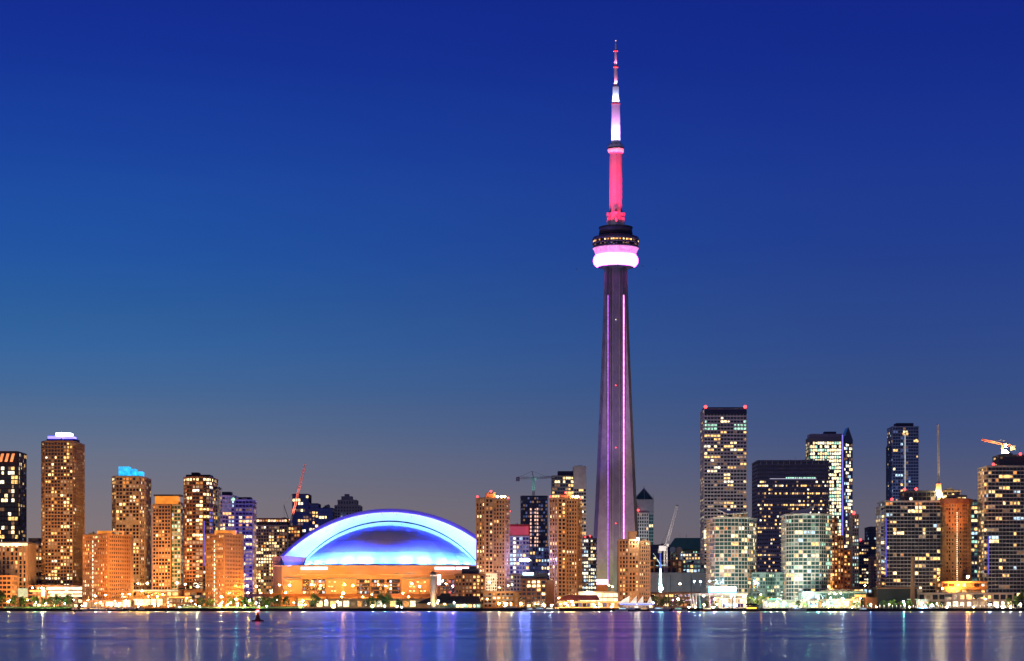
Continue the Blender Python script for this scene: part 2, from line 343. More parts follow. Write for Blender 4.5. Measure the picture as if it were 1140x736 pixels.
b = Bld('hotel', 'low beige hotel with tall pilasters and a bright lit cornice, far left', 14, 1610)
b.vol([(-12,1610),(30,1610)], 604, 28, fh=3.2, bay=3.4, wall='tanbrick', lit=.3, pal='warm', pier=1.3, sp=.7, op=.8)
b.box('lit_cornice', 'strip_white', -12, 30.3, 604.6, 607.6, 1608.4, 1.2)
b.box('roof_unit', 'darkgrey', 2, 16, 600, 604, 1620, 10); b.box('lit_podium', 'strip_pale' if 'strip_pale' in MATS else emit('strip_pale',(.75,.85,.5),.7,True,.3,.25).name, 13, 30, 655, 664.5, 1604, 5)
b.done()
b = Bld('parking_garage', 'open sided garage of dark decks in front of the beige hotel at the far left', 2, 1580, 'garage')
b.vol([(-12,1580),(12.5,1580)], 641, 20, fh=3.0, bay=3.6, wall='orangebrick', lit=.12, pal='brown', pier=.5, sp=1.2); b.done()
b = Bld('apartment_block', 'small pinkish apartment block between the beige hotel and the violet crowned tower', 38, 1660)
b.vol([(30.5,1660),(47,1660)], 606, 28, fh=2.9, bay=2.9, wall='pinkconc', lit=.2, pal='brown', pier=.6, sp=1.2)
b.box('penthouse', 'darkgrey', 31.5, 44, 599, 606, 1668, 12); b.done()

b = Bld('apartment_tower', 'tall brown apartment tower with a stepped violet and white glowing crown', 65, 1640)
b.vol([(46.5,1646),(50,1640),(81,1640),(84.5,1646)], 492, 32, fh=2.55, bay=2.7, wall='precast', glass='glass_brown', lit=.27, pal='warm', pier=.5, sp=.85, op=.4)
b.box('penthouse', 'navy', 52, 84, 488.5, 492.4, 1650, 16); rooflit(b, 53, 81, 485.5, 488.4, 1649, 'crown_violet'); rooflit(b, 62, 78.5, 482, 485.4, 1650, 'crown_white', depth=10)
b.done()
b = Bld('parking_garage', 'parking garage with three bright white lit decks under the violet crowned tower', 70, 1600, 'garage')
b.vol([(31,1600),(92,1600)], 652, 26, fh=3.2, bay=4, wall='brownbrick', pier=.5, sp=.9, lit=.5, pal='brown')
for k, (a, c) in enumerate(((653.5,656.5),(658,660.6),(662,664.4))): b.box('lit_deck', 'strip_white', 52+k*2, 91, a, c, 1599, 1.2)
b.box('lit_deck','strip_orange',33,51,657,659,1599,1); b.box('entrance','strip_white',46,49.5,654,664,1597,2); b.done()

def orange_block(label, xa, xm, xb, ytop, D, px0, px1, strip, tint):
    b = Bld('apartment_block', label, xm, D)
    fn = lambda i,u,f,nf,j,nb: 'default' if i == 0 else (R.choice(('w_warm','w_dim')) if R.random() < .035 else None)
    b.vol([(xa,D+24),(xm,D),(xb,D+22)], ytop, 10, fh=2.9, bay=2.5, wall='orangebrick', glass='glass_brown', lit=.42, pal='warm', pier=1.1, sp=1.3, op=.25, os=.2, fn=fn)
    rooflit(b, px0, px1, ytop-5, ytop-.4, D+10, 'crown_orange', depth=8)
    # stair window: a lit vertical strip on the left face
    (x0,y0),(x1,y1) = b.poly[0], b.poly[1]; u = strip; n = Vector((y1-y0, -(x1-x0))).normalized(); th = math.atan2(y1-y0, x1-x0)
    for k in range(15):
        z = GZ+3+k*(b.z1-GZ-5)/15
        o = b.window(Vector((x0+(x1-x0)*u+n.x*.5, y0+(y1-y0)*u+n.y*.5, z)), th, 1.0, 2.0, 'w_white'); o.name = 'stair_window'
    b.units(2, (1.2, 2.4)); b.done(84); return b
ob1 = orange_block('orange lit brick apartment block with corner towards the lake, right of the violet crowned tower', 92.5, 120, 145, 596, 1545, 108, 136, .42, 0)
ob2 = orange_block('orange lit brick apartment block with bluish right face, standing below the rounded brown tower', 229, 250, 269, 595.5, 1545, 239, 262, .5, 1)

b = Bld('apartment_tower', 'tan apartment tower with a stepped cyan glowing crown', 145, 1720)
b.vol([(125,1726),(129,1720),(155,1720),(160,1728)], 531, 34, fh=2.8, bay=3.0, wall='beige', glass='glass_brown', lit=.24, pal='warm', pier=.6, sp=.85, op=.35)
rooflit(b, 132, 143.5, 519.5, 530, 1728, 'crown_cyan', depth=10); rooflit(b, 144, 150.5, 522, 530, 1728, 'crown_cyan', depth=10); rooflit(b, 151, 158.5, 525, 530, 1729, 'crown_cyan', depth=9)
b.done()
b = Bld('apartment_tower', 'grey brown apartment tower with an orange lit box on its roof', 187, 1690)
b.vol([(170,1692),(190,1690)], 562, 26, fh=2.7, bay=2.6, wall='tanbrick', glass='glass_brown', lit=.2, pal='brown', pier=.6, sp=.95)
b.vol([(190.3,1696),(201,1696)], 562, 22, fh=2.9, bay=3.4, wall='palegrey', glass='glass_teal', lit=.34, pal='green', pier=.3, sp=.8)
rooflit(b, 172.5, 198, 552.5, 561.4, 1700, 'crown_orange', depth=12); b.box('roof_unit', 'darkgrey', 171, 201, 550.5, 552.2, 1699, 14); b.done()
b = Bld('apartment_tower', 'rounded dark brown apartment tower with a black stepped crown, second tallest on the left', 222, 1650)
b.vol([(205,1662),(208,1654),(214,1650),(226,1650),(233,1655),(237,1664)], 532, 26, fh=2.8, bay=3.2, wall='brownbrick', glass='glass_brown', lit=.3, pal='warm', pier=.35, sp=.9, os=.45,
      fn=lambda i,u,f,nf,j,nb: ('w_pale' if R.random()<.55 else None) if f == nf-1 else 'default')
b.vol([(237.5,1672),(242.5,1672)], 545, 14, fh=2.8, bay=2.4, wall='palegrey', glass='glass_violet', lit=.3, pal='cool', pier=.3, sp=.5)
b.box('crown', 'skin_black', 207, 234, 528.5, 532, 1664, 18); b.box('crown', 'skin_black', 213, 221, 526, 528.4, 1664, 12)
b.box('light_strip', 'strip_blue', 226.6, 228, 580, 630, 1649, .8); b.done()
b = Bld('glass_apartment_tower', 'bluish violet balcony tower right beside the rounded brown tower, left of a pair', 253, 1800)
b.vol([(244,1800),(261,1800)], 552, 26, fh=3.1, bay=2.9, wall='lilac', glass='glass_violet', lit=.3, pal='cool', pier=.35, sp=.6, balc=dict(e=[0], u=[(.02,.45),(.6,.98)], mat='lilac'))
b.box('penthouse', 'navy', 247, 257, 547.5, 551.6, 1808, 12); warn(b, 259.5, 556, 1797, 1.5, 'w_green'); b.done()
b = Bld('glass_apartment_tower', 'bluish violet balcony tower with a flat dark top, right of a pair', 271, 1780)
b.vol([(262,1780),(281,1780)], 556.5, 26, fh=3.1, bay=3.1, wall='lilac', glass='glass_violet', lit=.42, pal='warm', pier=.35, sp=.6, balc=dict(e=[0], u=[(.05,.5),(.55,.97)], mat='lilac'),
      fn=lambda i,u,f,nf,j,nb: None if f > nf-3 else 'default')
b.box('penthouse', 'navy', 265, 279, 553.5, 556, 1788, 12); b.done()
b = Bld('apartment_block', 'broad dark slab of flats with red orange lit top storey, left of stadium', 301, 1990)
b.vol([(281.5,1990),(320,1990)], 585, 28, fh=2.85, bay=2.7, wall='midgrey', glass='glass_blue', lit=.3, pal='warm', pier=.5, sp=.8)
b.vol([(282.5,1995),(319.5,1995)], 577.5, 20, z0=Z(585,1990)+.5, fh=3, bay=3, wall='brownbrick', lit=1, pal='warm', pier=.4, sp=.6, fn=lambda i,u,f,nf,j,nb: R.choice(('w_pink','w_amber','w_pink','w_pale')) if f == nf-1 else None)
b.vol([(320.5,2000),(334,2000)], 586, 20, fh=3, bay=3, wall='brownbrick', glass='glass_blue', lit=.25, pal='brown', pier=.5, sp=.9); b.done()
b = Bld('glass_apartment_tower', 'dark blue stepped glass tower behind the left shoulder of the domed stadium', 347, 2080)
b.vol([(325.5,2080),(343.5,2080)], 550.5, 28, fh=3.2, bay=3.1, wall='darkframe', glass='glass_blue', lit=.12, pal='office', pier=.35, sp=.8, fn=lambda i,u,f,nf,j,nb: 'w_pale' if i == 0 and .55 < u < .72 and R.random() < .6 else 'default')
b.vol([(343.8,2086),(354.5,2086)], 561, 24, fh=3.2, bay=3.1, wall='darkframe', glass='glass_blue', lit=.25, pal='warm', pier=.35, sp=.8)
b.vol([(354.8,2083),(370.5,2083)], 566, 24, fh=3.2, bay=3.1, wall='navy', glass='glass_blue', lit=.16, pal='warm', pier=.35, sp=.8, fn=lambda i,u,f,nf,j,nb: 'w_pale' if i == 0 and f == nf-3 and u < .7 else 'default')
b.units(3); b.done()
b = Bld('apartment_tower', 'pale grey tower with a stepped wedding cake top behind the stadium roof', 387, 2280)
for (x0,x1,y,dd) in ((372.5,401,563,0),(376,397,557,6)): b.vol([(x0,2280+dd),(x1,2280+dd)], y, 30-dd, fh=3.2, bay=3.4, wall='palegrey', glass='glass_blue', lit=.08, pal='cool', pier=.9, sp=1.1, z0=None if dd == 0 else Z(563,2280)+1)
b.box('penthouse','midgrey',380,392,552.5,557,2290,14); b.box('penthouse','midgrey',383.5,388.5,550,552.4,2292,8); b.done()

# ------------------------------------------------------------ middle
b = Bld('apartment_tower', 'tan brick tower with red lights and a red lit penthouse, right beside the stadium roof', 548, 1640)
def twin(b, x0, xm, x1, ytop, px0, px1, py, D=1640):
    b.vol([(x0,D+5),(xm-9,D),(xm,D+1)], ytop, 24, fh=2.9, bay=2.9, wall='tanbrick', glass='glass_brown', lit=.26, pal='warm', pier=1.0, sp=1.0, op=.5)
    b.vol([(xm+.3,D+3.5),(x1-5,D+3),(x1,D+8)], ytop+1.5, 22, fh=2.9, bay=2.5, wall='tanbrick', glass='glass_brown', lit=.14, pal='warm', pier=.9, sp=1.15, op=.45)
    b.box('penthouse', 'redbrick', px0, px1, py, ytop-.8, D+10, 10); b.box('lit_crown', 'crown_red', px0+.6, px1-.6, py+1, py+3.6, D+9.6, .5)
    for x, y in ((x0+1, ytop-2), (x1-1, ytop-.5)): warn(b, x, y, D+6)
    warn(b, (px0+px1)/2, py-1.5, D+12)
    for x in (px1+2, px1+6, px1+10): warn(b, min(x, x1-4), ytop-2, D+6, .6, 'lamp_orange')
twin(b, 530.5, 549, 567, 555, 541, 552, 548.5); b.done()
b = Bld('apartment_tower', 'tan brick tower with red roof lights standing left of the needle tower foot', 629, 1640)
twin(b, 612, 630, 647.5, 555, 623, 636, 550); b.done()

b = Bld('office_block', 'squat tower with a crimson lit top storey and a violet washed wall', 578, 1850)
b.vol([(567.5,1850),(589,1850)], 597, 30, fh=3.6, bay=3.4, wall='white', glass='glass_violet', lit=.3, pal='cool', pier=.4, sp=1.2, fn=lambda i,u,f,nf,j,nb: 'w_white' if i == 0 and .18 < u < .33 else 'default')
b.vol([(567.5,1851),(589,1851)], 584.5, 28, z0=Z(596.5,1850), fh=4, bay=4, wall='redpaint', lit=0, win=False)
b.box('lit_crown', emit('crimson', (.9,.05,.09), .42, False, .2, .1).name, 568, 588.5, 586, 595.5, 1849.6, .8); b.mast(567.3, 570, 584, 1853, .4, 'warn_red'); b.done()
b = Bld('unfinished_tower', 'dark unfinished tower with a lit column of floors and a crane on top', 594, 2060)
fnu = lambda i,u,f,nf,j,nb: 'w_pink' if i == 0 and f < nf-3 and (.3 < u < .42 or (.48 < u < .66 and R.random() < .8)) else (R.choice(('w_dimblue',None,None,None,'w_dim')))
b.vol([(579.8,2060),(609.5,2060)], 552.5, 30, ybase=610, fh=3.3, bay=2.4, wall='navy', glass='glass_blue', lit=.05, pal='cool', pier=.5, sp=1.3, fn=fnu)
b.vol([(579.8,2059),(612,2059)], 609, 32, fh=3.6, bay=3.2, wall='lilac', glass='glass_violet', lit=.45, pal='cool', pier=.8, sp=.9, parapet=.3); b.done()
b = Bld('office_tower', 'tall tower with a blank pale slab at its upper right, behind the tan brick towers', 633, 2380)
b.vol([(614.5,2380),(638.5,2380)], 530, 30, fh=3.9, bay=3.4, wall='midgrey', glass='glass_blue', lit=.4, pal='office', pier=.25, sp=1.3, fn=lambda i,u,f,nf,j,nb: R.choice(('w_pale',None,'w_warm')) if f in (nf-1, nf-2, nf-6) else ('default' if R.random() < .5 else None))
b.vol([(638.8,2378),(652.5,2378)], 519.5, 30, fh=3.9, bay=3.4, wall='white', glass='glass', lit=.5, pal='office', pier=.3, sp=1.5, fn=lambda i,u,f,nf,j,nb: 'blank' if f > nf-7 else 'default')
b.box('crown','navy',621,638.4,524.5,530,2386,18); b.done()
b = Bld('apartment_tower', 'grey tower with curved balconies and red lights, left of the needle tower base', 655, 1830)
b.vol([(647,1838),(650,1832),(655,1830),(660,1832),(663.3,1838)], 600, 22, ybase=None, fh=3.0, bay=3.2, wall='midgrey', glass='glass', lit=.42, pal='white', pier=.15, sp=1.0, os=.9)
b.box('penthouse','darkgrey',650,660,596.5,600,1842,10); warn(b, 652, 598, 1840, .9); warn(b, 656.5, 597, 1841, .9); b.done()

# pyramid-roofed tower right of the needle
D = 2430; b = Bld('office_tower', 'grey tower with a green glass pyramid top, right of the needle tower', 717, D)
b.vol([(705.5,D+2),(709,D)], 556, 26, fh=3.8, bay=3, wall='teal', glass='glass_teal', lit=.1, pal='cool', pier=.3, sp=.9)
b.vol([(709.3,D-2),(722,D-2)], 571, 30, fh=3.9, bay=3.1, wall='white', glass='glass', lit=.08, pal='office', pier=.9, sp=1.3, parapet=.4)
b.vol([(722.3,D+1),(727.5,D+1)], 556, 26, fh=3.8, bay=2.6, wall='teal', glass='glass_teal', lit=.1, pal='cool', pier=.3, sp=.9)
x0,x1,xm = X(706,D),X(727.5,D),X(717.8,D); z0,z1 = Z(571,D),Z(556,D)
MB().prism([(x0+.4,D+.2),(x1-.4,D+.2),(x1-.4,D+27),(x0+.4,D+27)], z0-2, z1).build('upper_wall', MATS['mullion'], b.root)
MB().add([(x0,D,z1),(x1,D,z1),(x1,D+28,z1),(x0,D+28,z1),(xm,D+14,Z(543,D))],[(0,1,4),(1,2,4),(2,3,4),(3,0,4),(3,2,1,0)]).build('glass_pyramid', MATS['glass_teal'], b.root)
MB().tube((x0,D,z1),(xm,D+14,Z(543,D)),.5).tube((x1,D,z1),(xm,D+14,Z(543,D)),.5).tube((xm,D-.2,z1),(xm,D+14,Z(543,D)),.3).tube((xm,D+14,Z(543,D)-1),(xm,D+14,Z(540.5,D)),.3).build('pyramid_rib', MATS['mullion'], b.root)
warn(b, 710.5, 568, D-4, 1.3); b.done()

b = Bld('apartment_block', 'tan brick apartment block in front of the foot of the needle tower', 707, 1600)
b.vol([(689.5,1604),(700,1600)], 601, 24, fh=2.9, bay=2.9, wall='tanbrick', glass='glass_brown', lit=.35, pal='warm', pier=1.0, sp=1.0, op=.5)
b.vol([(700.2,1602),(711,1602)], 601, 22, fh=2.9, bay=2.7, wall='tanbrick', glass='glass_brown', lit=.32, pal='warm', pier=.8, sp=1.0, op=.4)
b.vol([(711.2,1606),(723.5,1610)], 602.5, 20, fh=2.9, bay=2.3, wall='tanbrick', glass='glass_brown', lit=.12, pal='warm', pier=.9, sp=1.2, op=.4)
b.box('penthouse','brownbrick',699.5,709,591.5,600.4,1612,9); warn(b, 710, 600, 1598, .8, 'lamp_white'); b.done()
b = Bld('hotel', 'grand old hotel under a dark green copper roof, right of the grey construction crane', 768, 2560)
b.vol([(744,2560),(790,2560)], 613, 40, fh=3.6, bay=3.2, wall='beige', glass='glass', lit=.35, pal='green', pier=1.2, sp=1.6)
b.vol([(757,2548),(786,2548)], 616, 10, fh=3.8, bay=4, wall='white', glass='glass', lit=.5, pal='green', pier=1.2, sp=1.6)
D=2556; a,c = X(744,D),X(790,D); MB().add([(a,D,Z(612,D)),(c,D,Z(612,D)),(c,D+40,Z(612,D)),(a,D+40,Z(612,D)),(X(753,D),D+12,Z(598.5,D)),(c-3,D+12,Z(598.5,D)),(c-3,D+28,Z(598.5,D)),(X(753,D),D+28,Z(598.5,D))],[(0,1,5,4),(1,2,6,5),(2,3,7,6),(3,0,4,7),(4,5,6,7),(3,2,1,0)]).build('copper_roof', MATS['copper_roof'], b.root)
for x in (757,764): b.mast(x, 594, 600, D+12, .3, None, 'flagpole')
b.done()
b = Bld('office_block', 'dark low office block behind the grey construction crane', 733, 2300)
b.vol([(723,2300),(746,2300)], 607, 30, fh=3.8, bay=4, wall='navy', glass='glass_violet', lit=.06, pal='office', pier=.4, sp=1.2); b.done()
b = Bld('office_block', 'low block with orange lit open bays above the long grey arena wall', 748, 2080)
b.vol([(722,2080),(760,2080)], 624, 24, fh=6, bay=6, wall='orangebrick', glass='glass', lit=.5, pal='brown', pier=1.4, sp=1.8, op=.9)
b.vol([(760.3,2085),(784,2085)], 628, 24, fh=4, bay=4, wall='concrete', glass='glass_teal', lit=.5, pal='green', pier=.8, sp=1.4); b.done()
b = Bld('arena', 'long windowless grey arena wall behind the leaning white poles', 756, 1900, 'arena')
b.vol([(723.5,1900),(792,1900)], 638, 40, wall='palegrey', win=False); b.box('panel_seam','midgrey',746,747,640,675,1899.6,.5); b.box('panel_seam','midgrey',769,770,640,675,1899.6,.5)
b.box('lower_storey','brownbrick',724,780,659,664,1898,2); b.box('window_band','strip_orange',735,752,660,662,1897.4,.6); b.done()
# two round rooftop ornaments
for x, y, r, c, lb in ((748.5,612,3.2,'white','round white rooftop disc sign near the copper roofed hotel'),(755.5,612.5,3.6,'pinkconc','round pink rooftop disc sign near the copper roofed hotel')):
    D=2280; o = thing('roof_sign', lb, 'sign', (X(x,D), D, Z(623,D))); MB().tube((X(x,D),D,Z(y,D)),(X(x,D)+1,D+2,Z(y,D)),r*.93,r*.93,20).build('disc', MATS[c], o); MB().tube((X(x,D)+.5,D+1,Z(623,D)-6),(X(x,D)+.5,D+1,Z(y,D)),.4).build('post', MATS['pole_dark'], o)

# ------------------------------------------------------------ right group
solid('plum', (.06,.06,.12), .5)
b = Bld('office_tower', 'tall grey gridded tower with red corner lights and green lit top corners', 807, 2330)
def fnt(i,u,f,nf,j,nb):
    if i == 0 and f >= nf-6:
        if f in (nf-4,) and (u < .1 or u > .9): return 'w_green'
        if f in (nf-5, nf-6) and (u < .3 or u > .72): return 'w_green'
        if f in (nf-3,nf-4) and .38 < u < .5: return 'w_pale'
        if f == nf-4 and .5 <= u < .6: return 'w_pale'
        return None
    return 'default'
b.vol([(783.8,2330),(831.2,2330)], 455.5, 44, fh=3.75, bay=4.0, wall='white', glass='glass', lit=.15, pal='office', pier=.6, sp=1.6, fn=fnt)
b.box('crown','navy',784.5,831,455.6,461,2328.5,1.2)
b.box('lit_storey', 'strip_white', 783.6, 792, 590.5, 599.5, 2328, 1)
for x in (785.5,829.5): warn(b, x, 453, 2331, 1.8)
b.box('crown','navy',784,831,453.4,455.2,2334,30); b.done()
b = Bld('condominium_tower', 'curved white and teal balcony tower in front of the tall gridded tower', 815, 1620)
b.vol([(791,1632),(796,1622),(806,1620),(822,1620),(832,1624),(838,1632),(841.5,1644)], 577, 20, fh=2.85, bay=3.4, wall='white', glass='glass_teal', lit=.24, pal='warm', pier=.2, sp=.55, os=.9)
b.vol([(810,1628),(832,1630)], 570.5, 14, z0=Z(577,1620), fh=3.4, bay=4, wall='white', glass='glass_teal', lit=.5, pal='warm', pier=.4, sp=.8)
MB().add([(X(797,1618),1618,Z(566.5,1618)),(X(810,1618),1618,Z(572,1618)),(X(832,1618),1618,Z(570.6,1618)),(X(832,1640),1640,Z(570.4,1640)),(X(797,1640),1640,Z(566.5,1640)),
          (X(797,1618),1618,Z(567.4,1618)),(X(810,1618),1618,Z(573,1618)),(X(832,1618),1618,Z(571.6,1618)),(X(832,1640),1640,Z(571.4,1640)),(X(797,1640),1640,Z(567.4,1640))],
         [(0,1,2,3,4),(9,8,7,6,5),(0,5,6,1),(1,6,7,2),(2,7,8,3),(3,8,9,4),(4,9,5,0)]).build('canopy_roof', MATS['white'], b.root)
b.done()
b = Bld('office_tower', 'broad black office slab with scattered yellow windows and a line of light near its top', 883, 2040)
def fnb(i,u,f,nf,j,nb):
    if i: return None
    if f > nf-4: return None
    if f == nf-5: return 'w_green' if .4 < u < .82 else None
    if f in (nf-4,): return None
    return R.choice(PAL['office']+['w_warm','w_dim','w_dim']) if R.random() < (.75 if f in (nf-7, nf-9, nf-12, nf-18, nf-25) else .25) else None
b.vol([(843.3,2040),(922.5,2040)], 513, 44, fh=3.6, bay=2.3, wall='plum', glass='glass', lit=.2, pal='office', pier=.35, sp=1.9, os=.45, fn=fnb)
b.box('light_line', emit('faint_line',(.8,.75,1),.5,False,.1).name, 857, 909, 532.6, 533.4, 2038.8, .5)
for k in range(12): b.mast(847+k*6.4, 513, 517, 2038.9, .25, None, 'parapet_light')
b.done()
b = Bld('office_tower', 'brilliantly lit white office tower with a blade like fin and a violet light line', 925, 2380)
fnw = lambda i,u,f,nf,j,nb: 'blank' if f == nf-1 else (R.choice(('w_white','w_pale','w_white','w_pale','w_green')) if R.random() < (.88 if i == 0 else .4) else None)
b.vol([(902,2380),(936.5,2380)], 487, 34, fh=3.8, bay=3.0, wall='midgrey', glass='glass', lit=.8, pal='white', pier=.35, sp=1.0, fn=fnw)
b.vol([(939.5,2384),(949,2390)], 493, 26, fh=3.8, bay=3.0, wall='midgrey', glass='glass_violet', lit=.5, pal='white', pier=.35, sp=1.0, fn=lambda i,u,f,nf,j,nb: 'default' if R.random()<.9 else None)
b.box('core','midgrey',936.5,939.5,483,676,2383,26)
b.box('light_line', emit('violet_line',(.28,.22,1),.9,False,.2).name, 937.5, 938.6, 484, 612, 2380.5, 1.2)
b.box('crown','mullion',902,937,483,487.4,2390,24); b.box('roof_unit','navy',918,931,480.5,483,2394,12)
D=2384; MB().add([(X(940,D),D,Z(493,D)),(X(949.5,D),D,Z(493,D)),(X(949.5,D),D,Z(490,D)),(X(944.5,D),D,Z(475.5,D)),(X(941.5,D),D,Z(483,D)),(X(940,D),D+22,Z(493,D)),(X(949.5,D),D+22,Z(493,D)),(X(949.5,D),D+22,Z(490,D)),(X(944.5,D),D+22,Z(475.5,D)),(X(941.5,D),D+22,Z(483,D))],
  [(0,1,2,3,4),(9,8,7,6,5),(0,5,6,1),(1,6,7,2),(2,7,8,3),(3,8,9,4),(4,9,5,0)]).build('fin', MATS['glass_blue'], b.root)
b.done()
b = Bld('condominium_tower', 'pale green balcony tower with a sail shaped roof, before the black office slab', 900, 1590)
b.vol([(875.5,1600),(884,1592),(894,1590),(912,1590),(919,1596),(926,1606)], 573, 22, fh=2.75, bay=3.2, wall='white', glass='glass_teal', lit=.24, pal='green', pier=.2, sp=.55, os=.9)
D=1596; MB().add([(X(883,D),D,Z(569.5,D)),(X(900,D),D,Z(565.5,D)),(X(908,D),D,Z(562.5,D)),(X(905,D),D,Z(566.5,D)),(X(900,D),D,Z(572.6,D)),(X(883,D),D,Z(572.6,D)),(X(883,D),D+18,Z(569.5,D)),(X(900,D),D+18,Z(565.5,D)),(X(908,D),D+18,Z(562.5,D)),(X(905,D),D+18,Z(566.5,D)),(X(900,D),D+18,Z(572.6,D)),(X(883,D),D+18,Z(572.6,D))],
  [(0,5,4,3,2,1),(6,7,8,9,10,11),(0,1,7,6),(1,2,8,7),(2,3,9,8),(3,4,10,9),(4,5,11,10),(5,0,6,11)]).build('sail_roof', MATS['white'], b.root); b.done()
b = Bld('condominium_block', 'low curved teal glass block with white balcony lines between the two balcony towers', 858, 1610)
b.vol([(838,1616),(846,1612),(852,1612),(858,1618),(864,1612),(872,1612),(880,1618)], 638, 20, fh=2.8, bay=3, wall='teal', glass='glass_teal', lit=.34, pal='green', pier=.3, sp=.8, os=.6); b.done()
b = Bld('apartment_tower', 'brown brick stepped apartment tower beside the sail roofed balcony tower', 935, 1640)
for (x0,x1,y,dd) in ((922,932.5,577,0),(932.8,939,597,2),(939.3,947,613,4)): b.vol([(x0,1640+dd),(x1,1640+dd)], y, 24, fh=2.9, bay=2.6, wall='brownbrick', glass='glass_brown', lit=.4, pal='brown', pier=.6, sp=1.0)
b.done()
b = Bld('apartment_tower', 'slim pale tower with a single red roof light right of the brightly lit white tower', 952, 2000)
b.vol([(948.8,2000),(956,2000)], 573, 20, fh=3.1, bay=2.6, wall='beige', glass='glass_teal', lit=.3, pal='green', pier=.6, sp=1.1); warn(b, 950.5, 571, 1999, 1.5); b.done()
b = Bld('office_block', 'distant grey block with a red roof light, left of the distant navy tower', 961, 2500)
b.vol([(956.5,2500),(967,2500)], 603, 24, fh=3.8, bay=3.4, wall='midgrey', glass='glass_blue', lit=.4, pal='office', pier=.3, sp=1.6); warn(b, 958, 601, 2499, 1.4); b.done()
b = Bld('office_tower', 'distant plain navy tower with a small cyan roof light', 974, 2600)
b.vol([(967.3,2600),(982,2600)], 587, 30, fh=3.8, bay=3.4, wall='navy', glass='glass_blue', lit=.06, pal='cool', pier=.3, sp=1.6); warn(b, 980, 589, 2597, 1.8, 'w_cool'); b.done()
b = Bld('apartment_tower', 'narrow beige tower with a rounded top in front of the distant navy tower', 974, 2200)
b.vol([(970,2204),(972.5,2200),(976,2200),(978.5,2204)], 620, 18, fh=3.2, bay=2.6, wall='beige', lit=.1, pal='brown', pier=.8, sp=1.4); b.done()
b = Bld('office_block', 'low lit office block with teal glass at the foot of the slim pale tower', 962, 1800)
b.vol([(946,1800),(981,1800)], 655, 20, fh=3.6, bay=4, wall='beige', glass='glass_teal', lit=.5, pal='mix', pier=.5, sp=1.1); b.done()
b = Bld('apartment_tower', 'slender blue grey tower with a white light line down its middle', 1007, 2400)
b.vol([(994,2400),(1022.5,2400)], 475, 34, fh=3.4, bay=3.2, wall='mullion', glass='glass_blue', lit=.06, pal='cool', pier=.3, sp=.9, os=.6,
      fn=lambda i,u,f,nf,j,nb: ('w_dim' if (i == 0 and .4 < u < .6) and R.random() < .3 else 'default'))
b.vol([(990.8,2406),(993.8,2406)], 497, 24, fh=3.4, bay=3, wall='navy', glass='glass_blue', lit=.05, pal='cool', pier=.2, sp=.9)
b.box('crown','navy',998,1017,471,475,2408,18); b.box('light_line',emit('thin_white',(.8,.85,.9),.55,False,.2).name,1007.2,1008.2,483,550,2398.6,.8)
for x,y in ((1005,482),(1009,482),(1019,489)): b.box('lit_window','w_warm',x,x+2,y,y+2,2398.9,.4)
b.done()
b = Bld('condominium_tower', 'broad dark balcony block with thin white floor lines and a blue light strip', 1020, 1640)
b.vol([(986,1640),(1047,1640)], 558, 30, fh=2.75, bay=3.1, wall='mullion', glass='glass', lit=.12, pal='mix', pier=.08, op=.15, sp=.55, os=1.1)
b.vol([(980.5,1646),(985.6,1646)], 564, 20, fh=2.75, bay=3, wall='palegrey', glass='glass_violet', lit=.35, pal='cool', pier=.3, sp=.8)
b.vol([(1007,1648),(1041,1648)], 547, 20, z0=Z(558,1640), fh=3, bay=4, wall='darkgrey', glass='glass', lit=.05, pal='warm', pier=.4, sp=.8)
b.vol([(1050,1670),(1069,1670)], 546.5, 16, z0=Z(562,1670), fh=3, bay=4, wall='beige', glass='glass', lit=.2, pal='warm', pier=.4, sp=1.2)
b.box('light_strip','strip_blue',985.8,987.4,577,642,1638,.8)
for x,y in ((993,556),(1007,545),(1020,544.5)): warn(b,x,y,1641,1.1)
b.done()
b = Bld('round_tower', 'rounded orange lit tower with a flared cap and a vertical row of bulbs', 1065, 1625, 'building')
D=1625; b.vol([(1049.5,D+14),(1053,D+5),(1059,D+1),(1065,D),(1071,D+1),(1077,D+5),(1080.5,D+14)], 561, 22, fh=2.85, bay=2.5, wall='orangebrick', glass='glass_brown', lit=.06, pal='brown', pier=.9, sp=1.3,
   fn=lambda i,u,f,nf,j,nb: None if i in (4,5) else ('blank' if R.random() < .5 else None))
b.vol([(1047,D+12),(1051,D+2),(1058,D-2),(1065,D-3),(1072,D-2),(1079,D+2),(1083,D+12)], 556.5, 24, z0=Z(560.6,D), win=False, wall='redbrick')
b.vol([(1054,D+8),(1076,D+8)], 552, 14, z0=Z(556.5,D), fh=3, bay=4, wall='beige', lit=.3, pal='warm', pier=.4, sp=1.2)
for k in range(36):
    z = Z(571+k*75/35, D); MB().ball((X(1065.5,D-1.2), D-1.4, z), .42, 8).build('light_bulb', MATS['strip_white'] if k % 5 else MATS['w_white'], b.root)
b.done()
b = Bld('podium_building', 'orange glowing terraced podium under the rounded orange tower', 1075, 1595)
b.vol([(1049,1595),(1098,1595)], 648, 24, fh=4.2, bay=5, wall='orangebrick', glass='glass_brown', lit=.6, pal='warm', pier=.4, sp=2, os=.8); b.done()
b = Bld('office_tower', 'teal glass office tower squeezed between the orange tower and the right edge balcony tower', 1088, 1950)
b.vol([(1078,1950),(1098,1950)], 558, 30, fh=3.8, bay=3, wall='midgrey', glass='glass_teal', lit=.35, pal='green', pier=.3, sp=1.3, fn=lambda i,u,f,nf,j,nb: 'w_warm' if f == nf-2 else ('default')); b.done()
b = Bld('condominium_tower', 'tall dark balcony tower with pale floor lines under the lit crane at the right edge', 1120, 1630)
